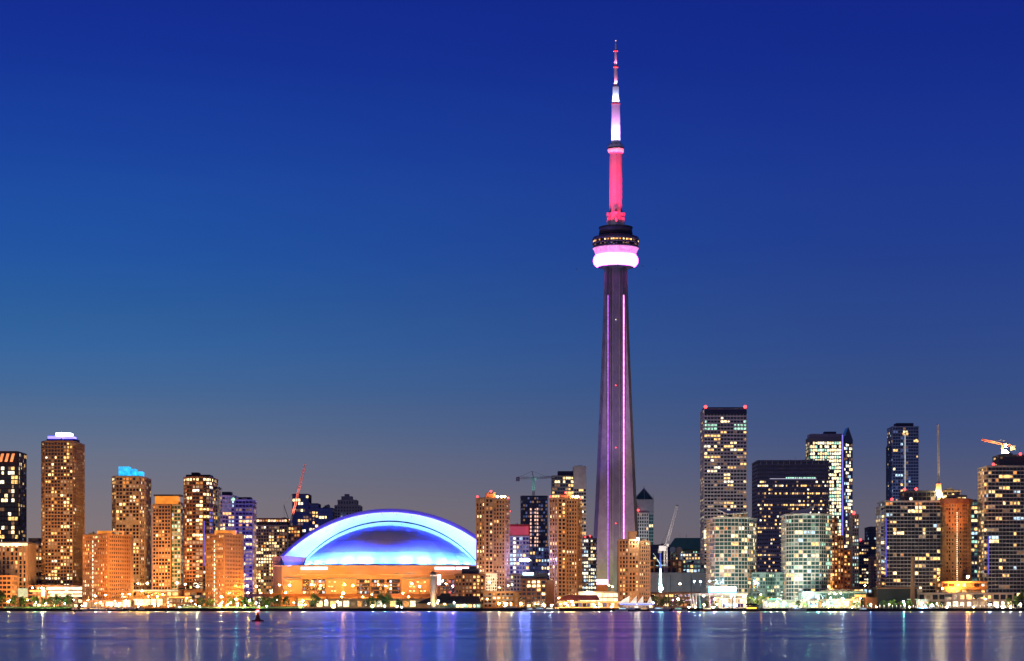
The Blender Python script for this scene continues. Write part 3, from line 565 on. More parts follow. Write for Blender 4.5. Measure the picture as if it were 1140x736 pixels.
b.vol([(1100,1630),(1152,1630)], 519, 30, fh=2.8, bay=3.1, wall='mullion', glass='glass', lit=.15, pal='mix', pier=.08, op=.15, sp=.55, os=1.1)
b.vol([(1095.3,1636),(1099.7,1636)], 524, 20, fh=2.8, bay=3, wall='palegrey', glass='glass_violet', lit=.35, pal='mix', pier=.3, sp=.8)
b.vol([(1112,1638),(1155,1638)], 507, 20, z0=Z(519,1630), fh=3, bay=4, wall='darkgrey', lit=.15, pal='mix', pier=.4, sp=.9)
b.box('light_strip','strip_blue',1099.8,1101.2,597,640,1628,.8)
for x,y in ((1106,517),(1136,505.5)): warn(b,x,y,1634,1.1)
b.done()
# ------------------------------------------------------------ domed stadium
SD = 1880.0
def build_stadium():
    s = SD/F; cx = X(434, SD)
    b = Bld('stadium', 'domed stadium with a blue lit arched roof over an orange lit concrete base', 434, SD-80, 'stadium'); root = b.root
    zb = Z(629.5, SD)
    def arc(R, ytop, n=64, a0=None):
        cz = Z(ytop+R, SD); r = R*s; h = zb-cz; a = math.acos(max(-1, min(1, -h/r))) if False else math.asin(h/r)
        return [(cx+r*math.cos(t), cz+r*math.sin(t)) for t in [math.pi-a-(math.pi-2*a)*i/n for i in range(n+1)]]
    O = arc(169.8, 566); O2 = arc(166, 570.5); I = arc(125.9, 579.6); J = arc(129.5, 585.3); n = 64
    # outer vault: shell behind the arch face; end walls slope in
    def strip(mb, A, ya, B, yb, flip=False):
        k = len(A); vs = [(x, ya, z) for x, z in A]+[(x, yb, z) for x, z in B]
        fs = [(i, i+1, k+i+1, k+i) for i in range(k-1)]
        mb.add(vs, [tuple(reversed(f)) for f in fs] if flip else fs)
    m = MB(); strip(m, O2, SD-2, O, SD+5); strip(m, O, SD+5, O, SD+60); m.build('roof_shell', MATS['vault_shell'], root, True)
    m = MB(); strip(m, I, SD-.5, O2, SD-2); strip(m, I, SD-.5, I, SD+8, True)
    m.build('arch_face', MATS['dome_shell'], root)
    # second panel set a little lower and forward: dark gap, then its pale rim
    G = arc(126.4, 581.2); m = MB(); strip(m, J, SD-3, G, SD-2.2); strip(m, J, SD-3, J, SD+6, True); m.build('inner_arch', MATS['dome_shell'], root)
    m = MB(); strip(m, G, SD-.2, I, SD-.6); m.build('gap_seal', MATS['skin_black'], root)
    # rear fill so nothing shows through under the vault
    m = MB(); k = len(I); m.add([(x, SD+8, z) for x, z in O]+[(cx, SD+8, zb)], [tuple(range(k))]); m.build('end_wall', MATS['darkgrey'], root)
    # quarter dome bulging to the lake
    nl, nr = 56, 20; vs = []
    aJ = (J[-1][0]-J[0][0])/2; hz = Z(585.3, SD)-zb; FW = 62
    for j in range(nr+1):
        ph = (math.pi/2)*j/nr           # 0 at base ring .. top
        for i in range(nl+1):
            # sweep: use arc J outline scaled towards the front
            th = math.pi*i/nl
            x = cx-aJ*math.cos(th)*math.cos(ph)**.9 if j < nr else cx
            y = SD-3-FW*math.sin(th)*math.cos(ph)
            z = zb+hz*math.sin(ph)
            vs.append((x, y, z))
    # outline correction: squash x so the silhouette follows arc J
    out = []
    rJ = 129.5*s; czJ = Z(585.3+129.5, SD)
    for x, y, z in vs:
        half = math.sqrt(max(0, rJ*rJ-(z-czJ)**2)); lim = aJ*max(.0001, math.cos(math.asin(min(1, (z-zb)/hz)))**.9)
        out.append((cx+(x-cx)*half/lim if lim > .01 else cx, y, z))
    fs = [(j*(nl+1)+i, j*(nl+1)+i+1, (j+1)*(nl+1)+i+1, (j+1)*(nl+1)+i) for j in range(nr) for i in range(nl)]
    MB().add(out, fs).build('dome', MATS['dome_shell'], root, True)
    # standing seams on the dome
    for i in range(6, 52, 4):
        m = MB()
        for j in range(0, 14):
            p, q = out[j*(nl+1)+i], out[(j+1)*(nl+1)+i]; m.tube((p[0], p[1]-.15, p[2]), (q[0], q[1]-.15, q[2]), .12, n=4)
        m.build('roof_seam', MATS['steel_white'], root)
    for j in (4, 8, 12):
        m = MB()
        for i in range(nl): p, q = out[j*(nl+1)+i], out[j*(nl+1)+i+1]; m.tube((p[0],p[1]-.1,p[2]),(q[0],q[1]-.1,q[2]), .14, n=4)
        m.build('roof_seam', MATS['midgrey'], root)
    # concrete base
    FD = SD-75
    w = MB(); x0, x1 = X(303, FD), X(548, FD)
    zt = Z(629.2, FD); w.prism([(x0, FD+12), (x0+8, FD), (x1, FD), (x1, SD+50), (x0, SD+50)], GZ, zt)
    w.build('wall', solid('stadium_wall', (.42,.25,.15), .8, var=.12, scale=.06), root)
    # left shoulder block rising past the arch foot
    MB().box((X(307.5,FD+10), FD+28, Z(619+30,FD)), (X(312,FD)-X(303,FD), 30, Z(619,FD)-Z(679,FD))).build('corner_tower', MATS['stadium_wall'], root)
    m = MB(); D2 = FD+9; m.add([(X(311.5,D2),D2,Z(618.5,D2)),(X(340,D2),D2,Z(620.5,D2)),(X(337,D2),D2,Z(629,D2)),(X(318,D2),D2,Z(629,D2)),(X(311.5,D2),D2+14,Z(618.5,D2)),(X(340,D2),D2+14,Z(620.5,D2)),(X(337,D2),D2+14,Z(629,D2)),(X(318,D2),D2+14,Z(629,D2))],[(0,3,2,1),(4,5,6,7),(0,4,7,3),(3,7,6,2),(0,1,5,4),(1,2,6,5)]); m.build('arch_foot', MATS['vault_shell'], root)
    # pilasters, ledges, bays
    def bx(part, mat, xa, xb, ya, yb, D=FD, dp=1.0): return b.box(part, mat, xa, xb, ya, yb, D-dp, dp)
    bx('ledge', 'pinkconc', 304, 548, 629.4, 630.6, dp=1.6); bx('ledge', 'pinkconc', 330, 548, 639.2, 639.9, dp=.8); bx('ledge','midgrey',364,398,643.2,644.8,dp=1.8); bx('ledge','midgrey',316,336,642.8,644.2,dp=1.8); bx('ledge','midgrey',446,480,643,644.4,dp=1.4)
    bx('panel','tanbrick',384,393,637,640.5,dp=.5); bx('panel','midgrey',439,444,637.5,640,dp=.5); bx('panel','midgrey',450,462,637.5,640.2,dp=.5)
    for (xa, xb) in ((316,336),(364,396),(447,480)): bx('projecting_bay', 'stadium_wall', xa, xb, 645, 664, dp=2.4)
    for (xa, xb) in ((337,344.5),(346,352.5),(354.5,362),(397.5,411.5),(413.5,428),(430.5,445.5),(490,497),(499,506)):
        o = bx('window_bay', 'glass', xa, xb, 645, 661.5, dp=.5); n = max(2, int((xb-xa)/2.6))
        for r in range(4):
            for k in range(n):
                if R.random() < .55:
                    u = xa+(xb-xa)*(k+.12)/n; v = xa+(xb-xa)*(k+.88)/n; y = 646.2+r*4
                    c = Vector(((X(u,FD)+X(v,FD))/2, FD-.56, Z(y+1.2,FD))); b.window(c, 0, X(v,FD)-X(u,FD), 1.8, R.choice(('w_pale','w_amber','w_cool','w_dimblue','w_warm','w_red','w_dim')))
        for r in range(3): MB().box(((X(xa,FD)+X(xb,FD))/2, FD-.7, Z(649.2+r*4,FD)), (X(xb,FD)-X(xa,FD), .5, .7)).build('mullion', MATS['brownbrick'], o)
    for (xa, xb) in ((319,322),(366,373),(366.5,372.5),(450,478),(462,478)):
        pass
    for y in (648,653,658):
        for xa in (323,366,369,372,456,460,464,468,472): b.window(Vector((X(xa+1,FD), FD-2.5, Z(y,FD))), 0, 1.5, .8, R.choice(('w_pale','w_dim','w_pale')))
    emit('sign_white', (1,.6,.72), 3.4, True, .1, .2)
    for (xa, xb) in ((335,364.5),(484,506),(507.5,523)): bx('lit_sign', 'sign_white', xa, xb, 631.2, 634.2, dp=1.2)
    # floodlights: blue on the arch face, white-cyan at the foot of the dome; more added as blue fill
    def area(loc, aim, P, col, sx_, sy_):
        d = bpy.data.lights.new('floodlight_beam', 'AREA'); d.shape = 'RECTANGLE'; d.size = sx_; d.size_y = sy_; d.energy = P; d.color = col
        o = bpy.data.objects.new('floodlight_beam', d); COL.objects.link(o); o.parent = root; o.location = Vector(loc)-root.location
        o.rotation_euler = (Vector(aim)-Vector(loc)).to_track_quat('-Z', 'Y').to_euler()
        f = MB().box((loc[0], loc[1]+.0, loc[2]-.5), (.5, .5, .4)).build('floodlight', MATS['pole_dark'], root)
    K = STK
    for i in range(3, 62, 3):
        xm = (I[i][0]+O2[i][0])/2; zm = (I[i][1]+O2[i][1])/2; wd = (Vector(I[i])-Vector(O2[i])).length
        area((J[i][0], SD-12, J[i][1]+1.5), (xm, SD-1, zm), K*(.42+.06*wd), (.2,.56,1), 5, 2)
        area((O2[i][0], SD-7, O2[i][1]), (O[i][0], SD+2, O[i][1]+1), K*1.6, (.10,.06,1), 4, 1); MB().tube((O2[i][0], SD-7, O2[i][1]-.6), (O2[i][0], SD-1.5, O2[i][1]-.6), .12, n=4).build('light_bracket', MATS['pole_dark'], root)
    for i in range(4, 53, 4):
        p = out[i]; dx, dy = p[0]-cx, p[1]-(SD-3); l = math.hypot(dx, dy*1.2); nx_, ny_ = dx/l, dy/l
        ps = (p[0]+nx_*6, p[1]+ny_*6-1, zb+.6)
        area(ps, (p[0]-nx_*4, p[1]-ny_*4+1, zb+7), K*3*(1.0 if abs(i-28) > 3 else .25), (.3,.62,1), 6, 1.5)
        area(ps, (p[0]-nx_*22, p[1]-ny_*22, zb+30), K*18, (0,.05,1), 6, 1.5)
    for i in range(14, 52, 4): xm, zm = (I[i][0]+O2[i][0])/2, (I[i][1]+O2[i][1])/2+2; area((xm, SD-5, zm), (cx+(xm-cx)*.7, SD-32, zb+22), K*2.2, (0,.03,1), 4, 1); MB().tube((xm, SD-5, zm-.6), (xm, SD-1.2, zm-.6), .12, n=4).build('light_bracket', MATS['pole_dark'], root)  # added blue fill lights and brackets for the upper dome
    for k in range(12):
        px = X(345+k*16.5, SD-60); spot(root, (px, SD-73, zb+1.0), (cx+(px-cx)*.62, SD-30, zb+24), K*150, (0,.04,1), 75, 1, .5); MB().box((px, SD-73, zb+.5), (1,1,.5)).build('floodlight', MATS['pole_dark'], root)  # added blue spots that fill the dome from the parapet
    spot(root, (X(322,FD), FD-3, zb-1), (X(324,FD), FD+10, Z(624,FD)), K*14, (.06,.1,1), 90, 1, .5)  # added blue light on the arch foot, without a fixture
    b.done()
STK = 1600.0
build_stadium()

# elevated expressway in front of the stadium
o = thing('viaduct', 'elevated expressway deck on piers running in front of the stadium base', 'viaduct', (X(400,1760), 1765, GZ))
D=1755; MB().box(((X(268,D)+X(545,D))/2, D+6, Z(663.2,D)), (X(545,D)-X(268,D), 12, 1.6)).box(((X(268,D)+X(545,D))/2, D-.1, Z(661.9,D)), (X(545,D)-X(268,D), .4, 1.1)).build('deck', MATS['brownbrick'], o)
for k in range(16):
    x = X(276+k*17.5, D); MB().box((x, D+6, (GZ+Z(664.5,D))/2), (1.6, 5, Z(664.5,D)-GZ)).build('pier', MATS['brownbrick'], o)

# ------------------------------------------------------------ needle tower
TD = 2150.0
def needle():
    tx = X(685.5, TD); s = TD/F; c = (tx, TD)
    root = thing('observation_tower', 'tall concrete needle tower with a glowing pod, pink lit mast and two magenta light lines', 'tower', (tx, TD, GZ))
    H = lambda y: Z(y, TD)
    emit('led_magenta', (1,.33,.85), 2.6, True, .3, .5); emit('led_violet', (.6,.16,1), .95, True, .3, .5); emit('pod_painted_glow', (.85,.1,1), 11, True, .12, .1)
    conc = solid('tower_concrete', (.32,.29,.26), .75, var=.25, scale=.09)
    # hexagonal core with three tapering legs, one pointing away from the lake
    hexr = 8.2; m = MB()
    hexp = [(c[0]+hexr*math.cos(math.radians(60*k+0)), c[1]+hexr*math.sin(math.radians(60*k+0))) for k in range(6)]
    m.prism(hexp, GZ, H(294)); m.build('core', conc, root)
    levels = [(676, 29.5), (655, 27.6), (640,26.2), (620,24.6), (600, 23.2), (575,21.8), (550,20.6), (525,19.5), (500, 18.4), (470,17.1), (440,15.9), (410,14.7), (380,13.6), (350,12.7), (320,11.9), (296, 11.2)]
    for ang in (90, 205, 335):
        a = math.radians(ang); d = Vector((math.cos(a), math.sin(a))); nn = Vector((-d.y, d.x)); vs = []
        for y, r in levels:
            z = H(y); wd = 3.0+(r-11)*.10; rr = r*s/abs(math.cos(math.radians(25)))*1.0
            for u, v in ((3, -wd-1.2), (rr, -wd), (rr, wd), (3, wd+1.2)): vs.append((c[0]+d.x*u+nn.x*v, c[1]+d.y*u+nn.y*v, z))
        k = len(levels); fs = [(4*j+i, 4*j+(i+1) % 4, 4*j+4+(i+1) % 4, 4*j+4+i) for j in range(k-1) for i in range(4)]+[(3,2,1,0), (4*k-4,4*k-3,4*k-2,4*k-1)]
        MB().add(vs, fs).build('leg', conc, root)
    # central glazed lift shaft in the valley, and vertical joints
    fy = TD-hexr*math.sin(math.radians(60))
    MB().box((tx, fy-.6, (GZ+H(298))/2), (5.2, 1.6, H(298)-GZ)).build('lift_shaft', solid('shaft_grey', (.2,.19,.2), .4), root)
    for dx in (-4.6, 4.6): MB().box((tx+dx, fy-.35, (GZ+H(298))/2), (.7, .7, H(298)-GZ)).build('shaft_joint', MATS['darkgrey'], root)
    for dx, mt, y1 in ((-8.0, 'led_violet', 655), (7.3, 'led_magenta', 668)):
        z0, z1 = H(y1), H(330); yy = TD-hexr-1.6
        MB().box((tx+dx, yy, (z0+z1)/2), (1.15, .8, z1-z0)).build('light_line', MATS[mt], root)
        MB().box((tx+dx, yy+1.2, (GZ+H(298))/2), (2.2, 1.6, H(298)-GZ)).build('lift_rail', MATS['darkgrey'], root)
    for y, mt in ((357, 'w_white'), (430,'warn_red'), (499,'warn_red'), (583,'warn_red')): MB().ball((tx-.4, fy-1.8, H(y)), .55).build('warning_light', MATS[mt], root)
    # pod
    def L(part, prof, mat, n=48, smooth=True): return MB().lathe((tx, TD, 0), [(r*s, H(y)) for r, y in prof], n).build(part, mat, root, smooth)
    L('pod_underside', [(10,299), (15,298.4), (20,297.6)], solid('pod_grey',(.3,.3,.33),.5))
    L('radome', [(19.5,297.4),(22.5,296.2),(24.4,293.8),(25.1,291.2),(25,288.8),(24.2,286.4),(23,284.9),(22.6,284.2)], MATS['pod_painted_glow'])  # the light falling on the ring is put into its emission
    L('lit_band', [(22.6,283.8),(23.2,281.6),(24.6,278.2),(25.6,277)], emit('pod_band', (1,.3,.8), 1.0, True, .2, .3))
    PP = solid('pod_purple', (.11,.085,.15), .45)  # purple light on the decks is put into their colour
    L('pod_deck', [(25.6,276.8),(25.6,275.4),(25.2,275)], PP); L('window_band', [(25.2,275),(25.2,272.6)], MATS['glass'])
    L('pod_deck', [(26,272.6),(26.1,270.9)], PP); L('window_band', [(25.3,270.9),(25.3,268.4)], MATS['glass'])
    L('pod_deck', [(26.2,268.4),(26.2,266.8),(25,264.6),(20.5,263.2),(19,262.5)], PP); L('upper_drum', [(18.8,262.6),(18.8,259.4)], MATS['darkframe']); L('upper_drum', [(18.4,259.4),(18.4,254.6),(18,254.2)], PP)
    L('guard_rail', [(18.9,254.3),(18.9,253.2),(18.7,253.1)], MATS['pole_dark'])
    for k in range(40):
        a = math.radians(184+k*4.3)
        if R.random() < .62:
            r = 25.45*s; o = bpy.data.objects.new('pod_window', pane_mesh(R.choice(('w_warm','w_amber','w_pale','w_dim')))); COL.objects.link(o); o.parent = root
            o.location = Vector((tx+r*math.cos(a), TD+r*math.sin(a), H(269.6)))-root.location; o.rotation_euler = (0,0,a+math.pi/2); o.scale = (1.5,.3,1.5)
        if R.random() < .3:
            r = 25.3*s; o = bpy.data.objects.new('pod_window', pane_mesh('w_dim')); COL.objects.link(o); o.parent = root
            o.location = Vector((tx+r*math.cos(a), TD+r*math.sin(a), H(273.8)))-root.location; o.rotation_euler = (0,0,a+math.pi/2); o.scale = (1.4,.3,1.2)
    for k in range(9): # small domes and fixtures on the shoulder
        a = math.radians(200+k*18); MB().ball((tx+21.5*s*math.cos(a), TD+21.5*s*math.sin(a), H(264)), .7).build('fixture', MATS['steel_white' if k % 3 == 0 else 'midgrey'], root)
    # mast
    mast = solid('mast_steel', (.75,.72,.74), .55, var=.06)
    mo = L('mast_base', [(7.6,254),(7.2,238),(7,236),(6.9,171.5)], mast, 8, False)
    for k in range(6):
        a = math.radians(60*k+30); r = 8.8*s; MB().box((tx+r*math.cos(a), TD+r*math.sin(a), (H(253.5)+H(243))/2), (3.0, 2.2, H(243)-H(253.5)), a).box((tx+r*math.cos(a), TD+r*math.sin(a), H(239)), (3.8,3,H(237.5)-H(240.5)), a).build('buttress', mast, root)
        MB().tube((tx+r*math.cos(a), TD+r*math.sin(a), H(240)), (tx+6*s*math.cos(a), TD+6*s*math.sin(a), H(232)), .9, .5, 6).build('brace', MATS['darkgrey'], root)
    L('sky_pod', [(7,171.5),(8.4,169.4),(9.1,166.8),(9.1,164.4),(8,162.6),(6.8,161),(5.6,159.8)], mast, 32)
    L('sky_pod_windows', [(9.25,166.4),(9.25,164.8)], MATS['glass'], 32)
    for y, r0, r1, yy in ((159.8,4.9,4.6,116.5),(116.3,3.5,3.5,97),(95.8,2.0,1.8,75.5),(73.4,1.45,1.3,57),(56,1.1,.7,47.5)): L('mast_section', [(r0,y),(r1,yy)], mast, 12, False)
    for y, r in ((116,5.0),(96.4,2.9),(74.4,2.4),(56.4,1.9)): L('mast_platform', [(r*.6,y+1),(r,y+.5),(r,y-.5),(r*.6,y-1)], solid('platform_red',(.5,.05,.05),.6), 16)
    for y in (97.5,75.5,57.5): 
        for a in (3.6, 4.7, 5.8): MB().ball((tx+2.2*s*math.cos(a), TD+2.2*s*math.sin(a), H(y)), .38).build('warning_light', MATS['warn_red'], root)
    MB().ball((tx, TD, H(45.5)), .6).build('warning_light', MATS['w_pink'], root)
    L('mast_tip', [(.5,47.5),(.35,44)], MATS['redpaint'], 8)
    # real floodlights around each setback
    red = (1,.008,.07); pk = (.95,.35,1); wh = (.75,.6,1)
    def ring(y, rad, aimy, aimr, P, col, ang, n=5):
        for k in range(n):
            a = math.radians(195+k*150/(n-1)); loc = (tx+rad*math.cos(a), TD+rad*math.sin(a), H(y)); spot(root, loc, (tx+aimr*math.cos(a), TD+aimr*math.sin(a), H(aimy)), P*SP, col, ang, .8, .3)
            MB().box((loc[0], loc[1], loc[2]-.6), (.8,.8,.6), a).build('floodlight', MATS['pole_dark'], root)
    ring(252.5, 15, 236, 5, 1.4, red, 50); ring(252.5, 15.5, 205, 5, 11, red, 30); ring(252.5, 15.8, 178, 5, 26, red, 22)
    ring(160.5, 7.2, 148, 3, 1.4, wh, 50); ring(160.5, 7.6, 128, 3, 9, pk, 30); ring(174, 10.5, 166, 7.5, .25, (1,.3,.4), 70)
    ring(115.0, 4.4, 107, 2.2, 2.4, (.6,.65,1), 60, 4); ring(95.2, 2.6, 87, 1.3, 1.2, (1,.25,.45), 50, 3); ring(73.2, 2.2, 65, 1, .7, (1,.2,.4), 50, 3)
    ring(301, 40, 285, 24, .5, (1,.5,.95), 60)
    return root
SP = 12000.0
NT = needle()

# ------------------------------------------------------------ cranes
def lattice(mb, p, q, w, n, r=.22):
    p, q = Vector(p), Vector(q); d = (q-p).normalized(); u = d.cross(Vector((0,1,0))); u = u.normalized() if u.length > .1 else Vector((1,0,0)); v = d.cross(u)
    cs = [(u*a+v*b)*w/2 for a, b in ((-1,-1),(1,-1),(1,1),(-1,1))]
    for c_ in cs: mb.tube(p+c_, q+c_, r, n=4)
    for k in range(n):
        a, b = p+(q-p)*k/n, p+(q-p)*(k+1)/n
        for j in range(4): mb.tube(a+cs[j], b+cs[(j+1) % 4], r*.6, n=3); mb.tube(b+cs[j], b+cs[(j+1) % 4], r*.6, n=3)
def crane(label, D, mast, jib, cj, mat, w=2.2, apex=None, cab=True, lamp=None, group=None):
    P = lambda q: (X(q[0], D), D, Z(q[1], D))
    r = thing('tower_crane', label, 'crane', P(mast[0]), group)
    m = MB(); lattice(m, P(mast[0]), P(mast[1]), w, 14); m.build('mast', MATS[mat], r)
    m = MB(); lattice(m, P(jib[0]), P(jib[1]), w*.8, 14, .2); m.build('jib', MATS[mat], r)
    if cj:
        m = MB(); lattice(m, P(cj[0]), P(cj[1]), w*.8, 4, .2); j = m.build('counter_jib', MATS[mat], r)
        c = P(cj[1]); MB().box((c[0], c[1], c[2]-1.2), (3.4, 2.4, 3.6)).build('counterweight', MATS['midgrey'], j)
    if apex:
        a = P(apex); m = MB(); m.tube(P(mast[1]), a, .3, n=5); j0, j1 = Vector(P(jib[0])), Vector(P(jib[1])); m.tube(a, j0+(j1-j0)*.7, .12, n=4)
        if cj: m.tube(a, P(cj[1]), .12, n=4)
        m.build('tie_bar', MATS['pole_dark'], r)
    if cab: c = P(mast[1]); MB().box((c[0]+1.8, c[1]-1.6, c[2]-.8), (2, 2.2, 2.4)).build('cab', MATS['steel_white'], r)
    return r
rc_ = crane('red luffing crane with its jib raised high over the dark slab left of the stadium', 2030, ((322,640),(322,580)), ((323,585),(339.8,517)), ((322,581),(316.5,577)), 'steel_red', 2.0, (316,562.5), group=None)
spot(rc_, (X(326,2030), 2010, Z(583,2030)), (X(334,2030), 2030, Z(540,2030)), 260000, (1,.45,.35), 80)
r = crane('hammerhead crane standing on the unfinished netted tower', 2066, ((594,552),(594,532.5)), ((594,532.5),(617,530.8)), ((594,532.5),(576.5,532)), 'steel_grey', 2.2, (592.3,524.5))
spot(r, (X(594,2066)-3, 2056, Z(551.5,2066)), (X(594,2066), 2066, Z(538,2066)), 7000, (.2,1,.75), 50)
r = crane('tall grey luffing crane leaning to the right beside the lit white harbour mast', 1990, ((741,660),(741,606)), ((742,606),(753.6,564)), ((741,607),(734.5,612)), 'steel_white', 2.6, (736,606)); spot(r, (X(735,1990), 1955, Z(660,1990)), (X(747,1990), 1990, Z(590,1990)), 220000, (1,.85,.7), 50)  # the spot is added to brighten the crane, without a fixture
D=1990; MB().box((X(737.5,D), D, Z(610.5,D)), (6.5,4,4.5), 0).build('machine_house', MATS['steel_white'], r)
MB().ball((X(753.8,D), D, Z(563.6,D)), 1.3).build('jib_tip', MATS['palegrey'], r)
r = crane('upright crane seen end on, with a bright lamp on the broad balcony block', 1655, ((1045,562),(1045,531)), ((1045,531),(1044,473)), None, 'palegrey', 1.3, None, False)
D=1650; MB().ball((X(1045,D), D-3, Z(550.5,D)), 1.9, 12).build('lamp', emit('flood_head',(1,.65,.25),260,True,0), r); spot(r, (X(1045,D), D-6, Z(553,D)), (X(1045,D), D+5, Z(520,D)), 50000, (1,.6,.25), 60)
MB().box((X(1045,D), D+2, Z(543,D)), (4,3,6)).build('machine_house', MATS['steel_red'], r)
r = crane('orange lit crane with a brilliant lamp on top of the right edge tower', 1665, ((1116,508),(1116,495)), ((1116,494.8),(1093,489.6)), ((1116,494.8),(1127.5,497)), 'steel_red', 1.3, (1118,490))
D=1660; MB().ball((X(1117.5,D), D-3, Z(505,D)), 2.5, 12).build('lamp', MATS['flood_head'], r); spot(r, (X(1117,D), D-8, Z(506,D)), (X(1110,D), D+5, Z(492,D)), 70000, (1,.5,.2), 100)

# lit white harbour mast
D=1700; r = thing('harbour_mast', 'white mast with a blue lit top and a brilliant lamp at its foot', 'mast', (X(735.3,D), D, GZ))
MB().tube((X(735.3,D),D,GZ),(X(735.3,D),D,Z(633,D)),1.5,.9,10).build('pole', MATS['steel_white'], r); MB().tube((X(735.3,D),D,Z(633,D)),(X(735.3,D),D,Z(616,D)),.8,.5,8).build('lit_top', MATS['strip_blue'], r)
MB().tube((X(735,D),D,Z(628,D)),(X(727.4,D),D,Z(616,D)),.25,.15,6).tube((X(730,D),D,Z(629.5,D)),(X(741,D),D,Z(629,D)),.15,.15,6).build('boom', MATS['steel_white'], r)
emit('teal_flood',(.5,1,.95),120,True,0); MB().ball((X(735.5,D), D-2.5, Z(655,D)), 1.7, 12).build('lamp', MATS['teal_flood'], r); spot(r, (X(735.5,D), D-5, Z(654,D)), (X(735.3,D), D, Z(636,D)), 130000, (.5,1,.95), 90)
# ------------------------------------------------------------ waterfront buildings
b = Bld('parking_garage', 'long orange lit parking garage with bright open ground floor, between the two orange brick blocks', 188, 1590, 'garage')
b.vol([(145,1592),(232,1590)], 658, 30, fh=4, bay=5.2, wall='orangebrick', glass='glass_brown', lit=.0, pal='warm', pier=.5, sp=1.5, fn=lambda i,u,f,nf,j,nb: R.choice(('w_amber','w_warm','w_dim')) if R.random() < .6 else None)
for xa in (150,157,164,171,178): b.box('lit_bay', 'strip_white', xa-3.2, xa+2.6, 667, 673.5, 1588.4, .8)
b.box('lit_cornice', 'strip_pale', 146, 198, 656.6, 658.4, 1588.6, 1); b.done()
b = Bld('control_tower', 'small dark domed lookout turret above the orange lit parking garage', 202, 1570, 'tower')
D=1570; MB().lathe((X(202,D),D,0),[(2.0,GZ),(1.8,Z(659,D)),(1.9,Z(658,D)),(2.9,Z(656.5,D)),(2.9,Z(653.6,D)),(2.2,Z(652,D)),(1.0,Z(651,D)),(.2,Z(650.6,D))],14).build('wall', MATS['brownbrick'], b.root); MB().lathe((X(202,D),D,0),[(2.95,Z(656.2,D)),(2.95,Z(654.4,D))],14).build('window_band', MATS['glass'], b.root); b.done()
b = Bld('restaurant', 'low building with orange lit fascia and blue awnings under the second orange brick block', 205, 1545, 'restaurant')
b.vol([(188,1545),(213,1545)], 665.5, 14, fh=3.4, bay=3, wall='brownbrick', lit=.7, pal='warm', pier=.4, sp=1.0); b.box('awning','navy',211,228,662.5,666.5,1548,5); b.box('awning','white',217,222,663,665.6,1547,1); b.box('lit_fascia','strip_orange',188,213,664.2,665.8,1543,.8); b.done()
b = Bld('shopping_terrace', 'row of brightly lit shopfronts at the foot of the first orange brick block', 120, 1530, 'shops')
b.vol([(92,1530),(146,1530)], 669, 12, fh=3.4, bay=3.6, wall='brownbrick', lit=.9, pal='warm', pier=.5, sp=.9); b.box('lit_bay','strip_white',118,126,670,674.5,1528.6,.6); b.box('lit_bay','strip_white',137,145,668,673,1528.6,.6); b.done()
b = Bld('shopping_terrace', 'low white fronted shops under the expressway before the stadium', 400, 1600, 'shops')
b.vol([(330,1600),(478,1600)], 667.5, 14, fh=4.4, bay=5.5, wall='beige', lit=.55, pal='warm', pier=.8, sp=1.0, fn=lambda i,u,f,nf,j,nb: R.choice(('w_warm','w_pale','w_amber','w_white','w_dim')) if R.random()<.7 else None)
b.box('lit_fascia','strip_orange',332,352,666.5,668,1598.8,.6); b.box('lit_bay','strip_white',369,373,674,677,1540,2); b.done()
b = Bld('boathouse', 'long low boathouse with a wide black pitched roof and teal lit glass front', 510, 1520)
D=1520; b.vol([(466,D+4),(535,D+4)], 671.5, 16, fh=4.6, bay=3.3, wall='darkgrey', glass='glass_teal', lit=.3, pal='green', pier=.3, sp=.6, fn=lambda i,u,f,nf,j,nb: (R.choice(('w_green','w_pale','w_warm')) if u > .62 or .22<u<.3 else None), roof=False)
def gable(b, x0, x1, ye, yr, D, dep, inset, mat):
    a,c = X(x0,D),X(x1,D); e,r_ = Z(ye,D),Z(yr,D); i = inset*D/F
    MB().add([(a,D,e),(c,D,e),(c,D+dep,e),(a,D+dep,e),(a+i,D+dep/2,r_),(c-i*.2,D+dep/2,r_)],[(0,1,5,4),(2,3,4,5),(1,2,5),(3,0,4),(3,2,1,0)]).build('roof', MATS[mat], b.root)
gable(b, 462, 536.5, 671.8, 663.5, D, 24, 20, 'black_roof'); gable(b, 487, 502, 667, 660.5, D+6, 10, 4, 'black_roof')
b.box('lit_fascia','strip_orange',511,531,670.3,671.3,D+2.5,.6); b.box('service_wing','brownbrick',463,480,672,679,D+3,8); b.done()
b = Bld('silo_tower', 'dark round chimney tower with a domed cap and orange lit foot beside the boathouse', 482.5, 1512, 'tower')
D=1512; MB().lathe((X(482.7,D),D,0),[(2.15,GZ-.5),(2.15,Z(641,D)),(2.35,Z(640,D)),(2.35,Z(638.6,D)),(1.7,Z(637,D)),(.6,Z(636.2,D))],18).build('shaft', solid('silo_skin',(.10,.09,.12),.5), b.root, True); MB().lathe((X(482.7,D),D,0),[(2.3,Z(641.4,D)),(2.3,Z(640.2,D))],18).build('lit_band', MATS['w_pink'], b.root)
spot(b.root, (X(482.7,D), D-5, GZ+.5), (X(482.7,D), D, GZ+7), 24000, (1,.5,.12), 80); MB().box((X(482.7,D),D-5,GZ+.2),(.6,.6,.4)).build('floodlight', MATS['pole_dark'], b.root); b.done()
b = Bld('video_screen', 'tall narrow white glowing screen standing right of the round chimney tower', 489, 1640, 'screen')
b.box('screen', emit('screen_white',(.75,.6,1),7,True,.1).name, 487.2, 490.6, 640, 651, 1640, .6); b.box('post','pole_dark',488.4,489.4,651,678,1641,.8); b.done()

